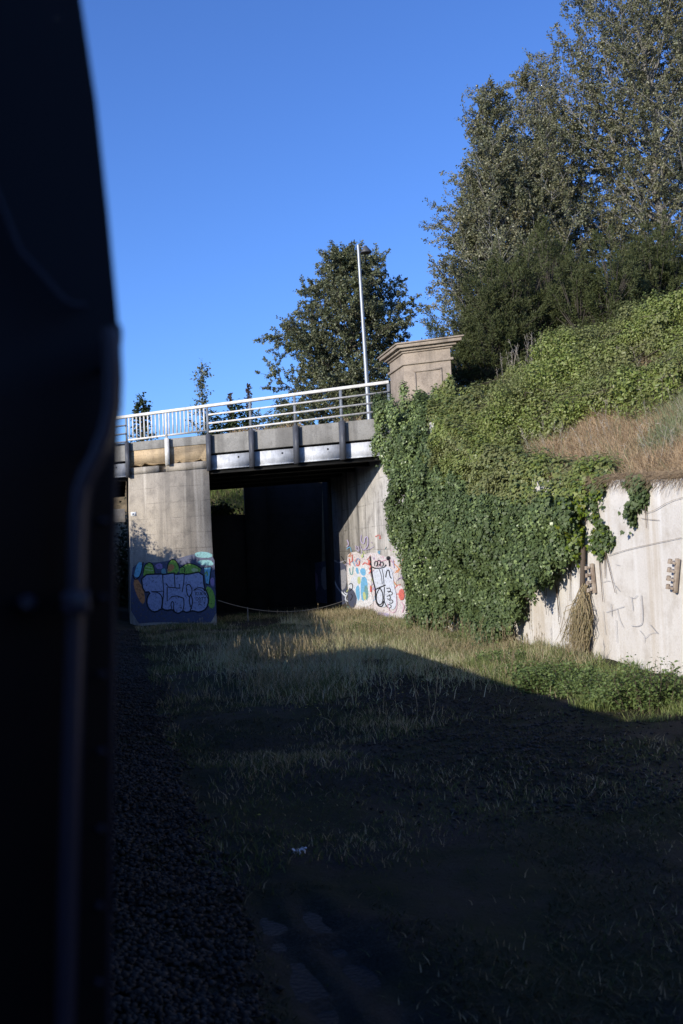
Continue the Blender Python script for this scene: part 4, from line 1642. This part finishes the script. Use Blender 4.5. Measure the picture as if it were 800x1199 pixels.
def ivy(name, label, poly, N, mats, bulge, size, pick=None, ragged=.35, stems=60, seed=70, tufts=0):
    P, nr = ivy_points(poly, N, ragged, seed)
    # a photograph-even sample is thinned to a wall-even one by extra copies where the wall is far
    reps = 1
    lump = .10 + bulge * (1.25 * vnoise(P * [1, 1, .6], 1.15, seed + 5) ** 1.5 + .75 * vnoise(P * [1, 1, .7], 3.2, seed + 6) ** 1.5)
    ex = (P[:, 2] > zt(P[:, 1]) - .45) & (P[:, 1] < 31.1)
    if poly is not IVY:
        lump = .02 + .5 * lump * rng.random(len(lump))
    lump = np.where(ex, .04 + .3 * lump, lump)
    gap_ = (vnoise(P * [1, 1, .5], 2.4, seed + 8) < .40) & (rng.random(len(P)) < .9)
    P, nr, lump = P[~gap_], nr[~gap_], lump[~gap_]
    n = len(P)
    dep = rng.random(n) ** .4
    C = P + nr * (lump * dep)[:, None] + rng.normal(size=(n, 3)) * .05
    nn0 = nr
    if tufts:
        kt = rng.integers(0, n, tufts)
        tc = P[kt] + nr[kt] * (lump[kt] * .9)[:, None]
        th = .09 + .16 * rng.random(tufts)
        per_ = (40 + 420 * th).astype(int)
        q = np.repeat(np.arange(tufts), per_)
        d_ = unit(rng.normal(size=(len(q), 3)))
        d_ = np.where((d_ * nr[kt][q]).sum(1)[:, None] < -.1, -d_, d_)
        Ct = tc[q] + d_ * th[q][:, None] * (.6 + .5 * rng.random((len(q), 1))) * [1, 1, 2.0]
        C = np.vstack([C, Ct])
        nn0 = np.vstack([nr, d_ * 1.3 + nr[kt][q] * .4])
        n = len(C)
    root = thing(name, label, 'ivy', P.mean(0))
    nn = unit(nn0 + rdir(n) * .62 + [0, -.25, .35])
    tip = np.array([-.15, -.1, -1.0]) + rdir(n) * .75
    s = size * (.55 + .75 * rng.random(n))
    mi = np.zeros(n, int) if pick is None else pick(C, n)
    mb = MB()
    for m_ in range(len(mats)):
        q = mi == m_
        if q.any():
            leaves(mb, C[q], nn[q], tip[q], s[q], T_IVY, m_)
    mb.build('foliage', mats, root)
    k = rng.integers(0, len(P), stems)
    mb = MB()
    A_ = P[k] + nr[k] * .03
    L = .4 + 1.0 * rng.random(stems)
    B_ = A_ + np.stack([0 * L - .03, rng.normal(size=stems) * .25, -L], 1)
    mb.segs(A_, B_, .014, .006, 4)
    mb.build('stems', M_VINE, root)
    return root


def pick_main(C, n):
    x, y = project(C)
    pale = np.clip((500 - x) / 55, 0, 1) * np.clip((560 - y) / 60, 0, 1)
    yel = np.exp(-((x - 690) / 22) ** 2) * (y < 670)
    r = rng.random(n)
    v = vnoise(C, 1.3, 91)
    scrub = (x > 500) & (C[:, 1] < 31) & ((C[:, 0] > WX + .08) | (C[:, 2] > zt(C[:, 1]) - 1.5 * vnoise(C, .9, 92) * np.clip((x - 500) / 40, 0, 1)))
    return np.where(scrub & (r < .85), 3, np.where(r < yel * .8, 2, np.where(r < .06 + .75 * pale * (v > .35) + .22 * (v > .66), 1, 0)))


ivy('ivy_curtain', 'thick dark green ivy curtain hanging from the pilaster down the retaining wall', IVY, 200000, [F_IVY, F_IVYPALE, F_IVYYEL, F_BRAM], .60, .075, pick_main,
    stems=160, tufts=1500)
ivy('trailing_ivy', 'thin strand of ivy trailing down the white wall right of the ivy curtain', HANG, 3600, [F_IVY, F_IVYYEL], .12, .08,
    lambda C, n: (rng.random(n) < .25).astype(int), .5, 3, 120)
ivy('trailing_ivy', 'short tuft of ivy hanging over the wall top nearest the right edge', HANG2, 2600, [F_IVY], .12, .085, None, .5, 2, 130)

# low green tangle on the slope between ivy and bramble
TANGLE = [(572, 460), (556, 500), (530, 520), (508, 548), (520, 575), (560, 590), (598, 582), (612, 564), (594, 542), (606, 520), (585, 515), (575, 490)]
P, nr = ivy_points(TANGLE, 120000, 1.3, 150)
n = len(P)
lump = .15 + .55 * vnoise(P, 2.2, 155) ** 1.3 + .3 * vnoise(P, 4.5, 156)
P = P + nr * (lump * rng.random(n) ** .4)[:, None]
root = thing('hedge_tangle', 'mixed light green scrub between the dark ivy curtain and the brambles', 'shrub', P.mean(0))
mb = MB()
leaves(mb, P, nr + rdir(n) * .7 + [0, 0, .4], rdir(n), .07 * (.55 + .75 * rng.random(n)), T_LEAF)
mb.build('foliage', F_BRAM, root)

# dead creeper fanning out at the wall foot
top_ = at_x(690, 662, WX)
root = thing('dead_creeper', 'bundle of dead straw coloured creeper stems against the white wall', 'plant', at_x(685, 765, WX))
mb = MB()
n = 300
u = rng.random(n)
a = np.stack([WX - .05 - .12 * rng.random(n), top_[1] + rng.normal(size=n) * .07 + .05, 1.75 - .7 * rng.random(n)], 1)
b = np.stack([WX - .12 - .25 * rng.random(n), top_[1] + np.abs(rng.normal(size=n)) * .42 - .05, .2 + .5 * rng.random(n)], 1)
mid = (a + b) / 2 + np.stack([-.10 * rng.random(n), rng.normal(size=n) * .15 - .12, rng.normal(size=n) * .22], 1)
mb.segs(a, mid, .010, .008, 3)
mb.segs(mid, b, .008, .004, 3)
mb.build('stems', F_STRAW, root)
mb = MB()
mb.tube([at_x(683, 640, WX - .12), at_x(682, 690, WX - .13), at_x(684, 730, WX - .1), at_x(690, 770, WX - .08)], [.05, .06, .05, .06], 7)
mb.build('main_stem', M_VINE, root, smooth=True)


# ---------------------------------------------------------------- weeds at the wall foot
def weed(label, c, r, h, n, mat, leaf, seed):
    R = np.random.default_rng(seed)
    c = np.array([c[0], c[1], float(terr(np.array([c[0]]), np.array([c[1]]))[0])])
    root = thing('weed_clump', label, 'weeds', c, 'green weed clumps along the wall foot')
    n = int(n * 3.4)
    ns = max(14, n // 60)
    a = R.random(ns) * 6.28
    rr = r * np.sqrt(R.random(ns))
    hh = h * (.5 + .6 * R.random(ns)) * (1 - .35 * (rr / r) ** 2)
    A_ = c + np.stack([np.cos(a) * rr, np.sin(a) * rr, 0 * a - .03], 1)
    B_ = A_ + np.stack([np.cos(a) * .25 * h + R.normal(size=ns) * .06, np.sin(a) * .25 * h + R.normal(size=ns) * .06, hh], 1)
    mb = MB()
    mb.segs(A_, B_, .008, .004, 4)
    mb.build('stems', M_CANE, root)
    k = R.integers(0, ns, n)
    s_ = .2 + .85 * R.random(n)
    P = A_[k] + (B_[k] - A_[k]) * s_[:, None] + R.normal(size=(n, 3)) * .06
    mb = MB()
    leaves(mb, P, rdir(n) * .7 + [0, 0, .8], rdir(n) + [0, 0, .15], leaf * (.6 + .7 * R.random(n)), T_LEAF)
    mb.build('leaves', mat, root)


for i, (px_, py_, r, h, n, lab) in enumerate((
        (590, 776, .55, .45, 1500, 'low weed clump under the ivy curtain, left end of the weed row'),
        (622, 786, .60, .50, 1900, 'low spreading weeds below the bare patch of white wall'),
        (655, 797, .70, .75, 2700, 'leafy weed clump left of the dead creeper foot'),
        (690, 806, .60, .60, 2000, 'leafy weed clump in front of the dead creeper'),
        (722, 818, .45, .45, 1000, 'sparse yellowish weeds between the two leafy weed clumps'),
        (757, 822, .42, .75, 1500, 'bushy upright weed nearest the right edge of the wall'),
        (540, 748, .50, .40, 900, 'small weeds beside the ivy foot near the abutment'),
        (430, 736, .70, .35, 1100, 'bright green weeds at the foot of the painted abutment'))):
    c = at_z(px_, py_, .1)
    if i != 5:
        h, n = h * .62, int(n * .75)
    weed(lab, (min(c[0], WX - .25), c[1]), r, h, n, F_WEED, .052, 200 + i)

# ---------------------------------------------------------------- grass on the cutting floor
N = 230000
Y = 4.5 + 40 * rng.random(N) ** 1.35
X = .55 + 9.0 * rng.random(N)
dn = vnoise(np.stack([X, Y, X * 0], 1), .55, 71) + .5 * vnoise(np.stack([X, Y, X * 0], 1), 1.9, 72)
rut = np.exp(-((X - 1.3) / .45) ** 2) * (Y < 8.3)
grav = np.exp(-((X - 5.1) / 1.2) ** 2) * np.clip((Y - 8) / 4, 0, 1) * np.clip((27 - Y) / 3, 0, 1)
zone0 = np.exp(-((X - 4.2) / 2.4) ** 2 - ((Y - 24) / 6.5) ** 2) + np.clip((X - 6.6) / 1.2, 0, 1)
ok = rng.random(N) < np.clip((dn - .72) * 2.2 * np.clip(Y / 12, .45, 1) + .8 * zone0, .03, 1) * (1 - .93 * rut) * (1 - .8 * grav)
X, Y = X[ok], Y[ok]
n = len(X)
G = np.stack([X, Y, terr(X, Y) - .02], 1)
tall = vnoise(G, .5, 73)
zone = np.exp(-((X - 4.2) / 2.4) ** 2 - ((Y - 24) / 6.5) ** 2)
side_ = np.clip((X - 6.6) / 1.2, 0, 1) * np.clip((Y - 12) / 4, 0, 1)
h = (.04 + .09 * rng.random(n)) * (.35 + 1.2 * tall) * np.clip(.22 + Y / 22, 0, 1.2) + zone * .5 * rng.random(n) ** 1.5 + side_ * .16 * rng.random(n)
dry = rng.random(n) < np.clip(.10 + .55 * zone * (vnoise(G, 1.4, 75) > .35) + .3 * side_ + .25 * (vnoise(G, .9, 74) > .55), 0, .9)
ln = rng.normal(size=(n, 2)) * (.62 * h)[:, None]
wdt = .0032 + .003 * rng.random(n) + .00010 * Y
mb = MB()
blades(mb, G[~dry], h[~dry], wdt[~dry], ln[~dry], 0)
blades(mb, G[dry], h[dry] * 1.25, wdt[dry] * .9, ln[dry], 1)
stuff(mb.build('grass', [F_GRASS, F_STRAW]), 'rough green and straw coloured grass on the cutting floor', 'grass')
# flattened thatch and moss cushions close to the ground
n = 130000
Y_ = 4.5 + 26 * rng.random(n) ** 1.4
X_ = .7 + 8.8 * rng.random(n)
ok = (vnoise(np.stack([X_, Y_, X_ * 0], 1), .8, 77) > .40) & ~((np.abs(X_ - 1.3) < .42) & (Y_ < 7.8))
X_, Y_ = X_[ok], Y_[ok]
n = len(X_)
G_ = np.stack([X_, Y_, terr(X_, Y_) - .005], 1)
mb = MB()
blades(mb, G_, .015 + .05 * rng.random(n), .003 + .003 * rng.random(n), rng.normal(size=(n, 2)) * .085, 0)
F_THATCH = foliage('matted thatch', [(.050, .045, .022), (.085, .070, .040), (.035, .042, .015), (.028, .034, .012), (.11, .09, .055)], .8, .1, .1)
stuff(mb.build('thatch', F_THATCH), 'matted dead grass and moss on the cutting floor', 'ground cover')
n = 36000
X = 7.0 + 2.55 * rng.random(n)
Y = 13 + 22 * rng.random(n)
ok = vnoise(np.stack([X, Y, X * 0], 1), 1.1, 76) > .5
X, Y = X[ok], Y[ok]
n = len(X)
G = np.stack([X, Y, terr(X, Y) - .02], 1)
h = .10 + .20 * rng.random(n)
mb = MB()
blades(mb, G, h, .004 + .004 * rng.random(n), rng.normal(size=(n, 2)) * .12, 0)
F_FRESH = foliage('fresh grass', [(.13, .18, .05), (.19, .23, .07), (.25, .25, .12)], .55, .3, .2)
stuff(mb.build('fresh_grass', F_FRESH), 'fresh green grass tufts near the foot of the white wall', 'grass')
n = 40000
X = np.concatenate([4.8 + rng.normal(size=n // 2) * 1.3, 5.8 + 3.7 * rng.random(n // 2)])
Y = np.concatenate([25.0 + rng.normal(size=n // 2) * 2.8, 18.5 + 19 * rng.random(n // 2)])
ok = (X > 1.0) & (X < WX - .1) & (vnoise(np.stack([X, Y, X * 0], 1), .9, 78) > .36)
X, Y = X[ok], Y[ok]
n = len(X)
G = np.stack([X, Y, terr(X, Y) - .02], 1)
h = (.08 + .30 * rng.random(n) ** 1.9) * (.5 + .9 * vnoise(G, 1.3, 79))
mb = MB()
blades(mb, G, h, .004 + .005 * rng.random(n), rng.normal(size=(n, 2)) * .11, 0)
F_PALE = foliage('pale straw grass', [(.46, .40, .25), (.56, .50, .33), (.34, .31, .17), (.40, .42, .20), (.30, .34, .14)], .6, .3, .2)
stuff(mb.build('straw_grass', F_PALE), 'pale straw grass standing in the sun before the abutment', 'grass')
# tall seed heads
N = 1900
Y = 13 + 24 * rng.random(N)
X = 2.0 + 7.3 * rng.random(N)
ok = vnoise(np.stack([X, Y, X * 0], 1), .45, 81) > .48
X, Y = X[ok], Y[ok]
n = len(X)
G = np.stack([X, Y, terr(X, Y) - .02], 1)
hh = .35 + .45 * rng.random(n)
tp = G + np.stack([rng.normal(size=n) * .08, rng.normal(size=n) * .08, hh], 1)
mb = MB()
mb.segs(G, tp, .004, .0025, 3)
k = np.repeat(np.arange(n), 6)
f = .72 + .3 * rng.random(len(k))
c = G[k] + (tp[k] - G[k]) * f[:, None]
mb.segs(c, c + rdir(len(k)) * .03 + [0, 0, .05], .006, .002, 3)
stuff(mb.build('seeding_grass', F_STRAW), 'tall seeding grass stalks scattered over the cutting floor', 'grass')

# left hand retaining wall and the plants on it, whose shadows fall on the pier
mb = MB()
ys_ = np.arange(-12, 41.6, .6)
zz_ = np.interp(ys_, ZL_Y, ZL_Z) + .10
V = []
for y, z in zip(ys_, zz_):
    V += [(-4.5, y, -.4), (-4.5, y, z), (-4.9, y, z), (-4.9, y, -.4)]
m = len(ys_)
mb.add(V, [(4 * i + j, 4 * i + 4 + j, 4 * i + 4 + (j + 1) % 4, 4 * i + (j + 1) % 4) for i in range(m - 1) for j in range(4)])
tag(mb.build('retaining_wall', M_ABUT), 'concrete retaining wall on the far side of the train, left of the cutting', 'wall')
for i, (px_, py_, xx, r, lab) in enumerate(((160, 606, -5.2, (1.0, .9, 1.2), 'leafy bush on the left bank above the train'),
                                            (194, 634, -5.0, (.7, .6, .6), 'small bush on the left bank beside the spiky plants'))):
    p = on_plane(px_, py_, (.57346, .81923, 0), A0)
    q = p - TR * ((p[0] - xx) / TR[0])
    gz = float(terr(np.array([q[0]]), np.array([q[1]]))[0])
    hgt = max(.4, q[2] - gz)
    shrub('bush', lab, (q[0], q[1], gz), (r[0], r[1], hgt * 1.0), (1500, 500)[i], F_MID, .11, seed=60 + i)
tag(MB.build.__get__((lambda m_: (m_.box((-3.4, 44.0, 4.36), (.3, 44.12, 4.92)), m_)[1])(MB()))('board', M_PANEL),
    'pale board crossing the dark opening left of the pier', 'board')
for i, (px_, py_, lab) in enumerate(((228, 658, 'larger spiky sword leaved plant on the left bank'), (245, 668, 'smaller spiky plant on the left bank nearest the bridge'))):
    p = on_plane(px_, py_, (.57346, .81923, 0), A0)
    q = p - TR * ((p[0] + 4.95) / TR[0])
    gz = float(terr(np.array([q[0]]), np.array([q[1]]))[0]) - .1
    root = thing('spiky_plant', lab, 'plant', (q[0], q[1], gz), 'spiky plants on the left bank')
    n = 90
    a = rng.random(n) * 6.28
    e = .25 + 1.2 * rng.random(n)
    dirs = np.stack([np.cos(a) * np.cos(e), np.sin(a) * np.cos(e), np.sin(e)], 1)
    mb = MB()
    leaves(mb, np.repeat(np.array([[q[0], q[1], gz]]), n, 0), rdir(n), dirs, (.75 - .15 * i) * (.6 + .6 * rng.random(n)), T_SPRIG)
    mb.build('leaves', F_DARK, root)
# unseen bushes added on the left bank past the bridge to shade the far bank
for i, (x, y, r) in enumerate(((-5.5, 57, (2.2, 2, 3.4)), (-8, 60, (2.4, 2.2, 4.0)), (-4.6, 62, (2.0, 2, 3.2)))):
    shrub('bush', ('dense bush added for shade on the left bank beside the far end of the bridge', 'tall bush added for shade behind the others left of the far track',
                   'dense bush added for shade farthest along the left bank')[i], (x, y, float(terr(np.array([x]), np.array([y]))[0]) - .3), r, 2600, F_MID, .2, seed=80 + i)
shrub('bush', 'small dark bush on the added low wall section at the far end of the underpass', (4.9, 49.9, 4.7), (1.5, .4, .75), 1500, F_DARK, .14, seed=95)
for i, (x, dx) in enumerate(((-2.6, 2.0), (.4, 2.2))):  # dark bushes added to blacken the opening left of the pier
    shrub('bush', ('dark bush added to blacken the opening seen left of the pier', 'dark bush added behind the pier to blacken the far opening')[i], (x, 58.2, -.2), (dx, 1.4, 6.8), 2600, F_DARK, .24, seed=97 + i)
# grassy far bank seen through the underpass
N = 9000
X = 3 + rng.random(N) * 8
Y = 59 + rng.random(N) * 12
G = np.stack([X, Y, terr(X, Y) - .03], 1)
mb = MB()
blades(mb, G, .35 + .5 * rng.random(N), np.full(N, .02), rng.normal(size=(N, 2)) * .35, 0)
F_FAR = foliage('far grass', [(.10, .15, .03), (.15, .19, .05), (.19, .18, .08)], .6, .25, .2)
stuff(mb.build('far_bank_grass', F_FAR), 'sunlit long grass on the far bank seen through the underpass', 'grass')

# ---------------------------------------------------------------- small things on the ground
M_FLOWER = plain('yellow petals', (.75, .58, .03), .6)
fl_px = [(304, 960), (308, 962), (334, 961), (382, 980), (405, 1043), (419, 1045), (458, 1082), (437, 1087), (478, 1163), (476, 1064), (518, 1161), (600, 1071),
         (687, 1018), (690, 1005), (493, 1103), (458, 1102), (277, 939), (700, 945)]
proto = None
for i, (x, y) in enumerate(fl_px):
    c = at_z(x, y, .05)
    c[2] = float(terr(c[:1], c[1:2])[0])
    if proto is None:
        root = thing('yellow_flower', 'tiny yellow flower in the dark grass of the cutting floor', 'flower', c, 'yellow flowers in the grass')
        mb = MB()
        mb.tube([c, c + [0, 0, .09]], .003, 5)
        mb.build('stalk', M_CANE, root)
        mb = MB()
        for q in range(7):
            a = q * 6.283 / 7
            e = c + [0, 0, .09]
            mb.add([e, e + [math.cos(a - .3) * .014, math.sin(a - .3) * .014, .006], e + [math.cos(a) * .02, math.sin(a) * .02, .002],
                    e + [math.cos(a + .3) * .014, math.sin(a + .3) * .014, .006]], [(0, 1, 2, 3)])
        mb.build('petals', M_FLOWER, root)
        proto = root
    else:
        r = proto.copy()
        COL.objects.link(r)
        r.location = c
        for ch in list(proto.children):
            q = ch.copy()
            COL.objects.link(q)
            q.parent = r
c = at_z(350, 994, .03)
c[2] = float(terr(c[:1], c[1:2])[0])
mb = MB()
n = 24
V = rng.normal(size=(n, 3)) * [.035, .03, .012] + c + [0, 0, .03]
leaves(mb, V, rdir(n), rdir(n), .022 + .02 * rng.random(n), T_LEAF)
tag(mb.build('litter', M_PAPER), 'crumpled white scrap of litter lying by the muddy ruts', 'litter')
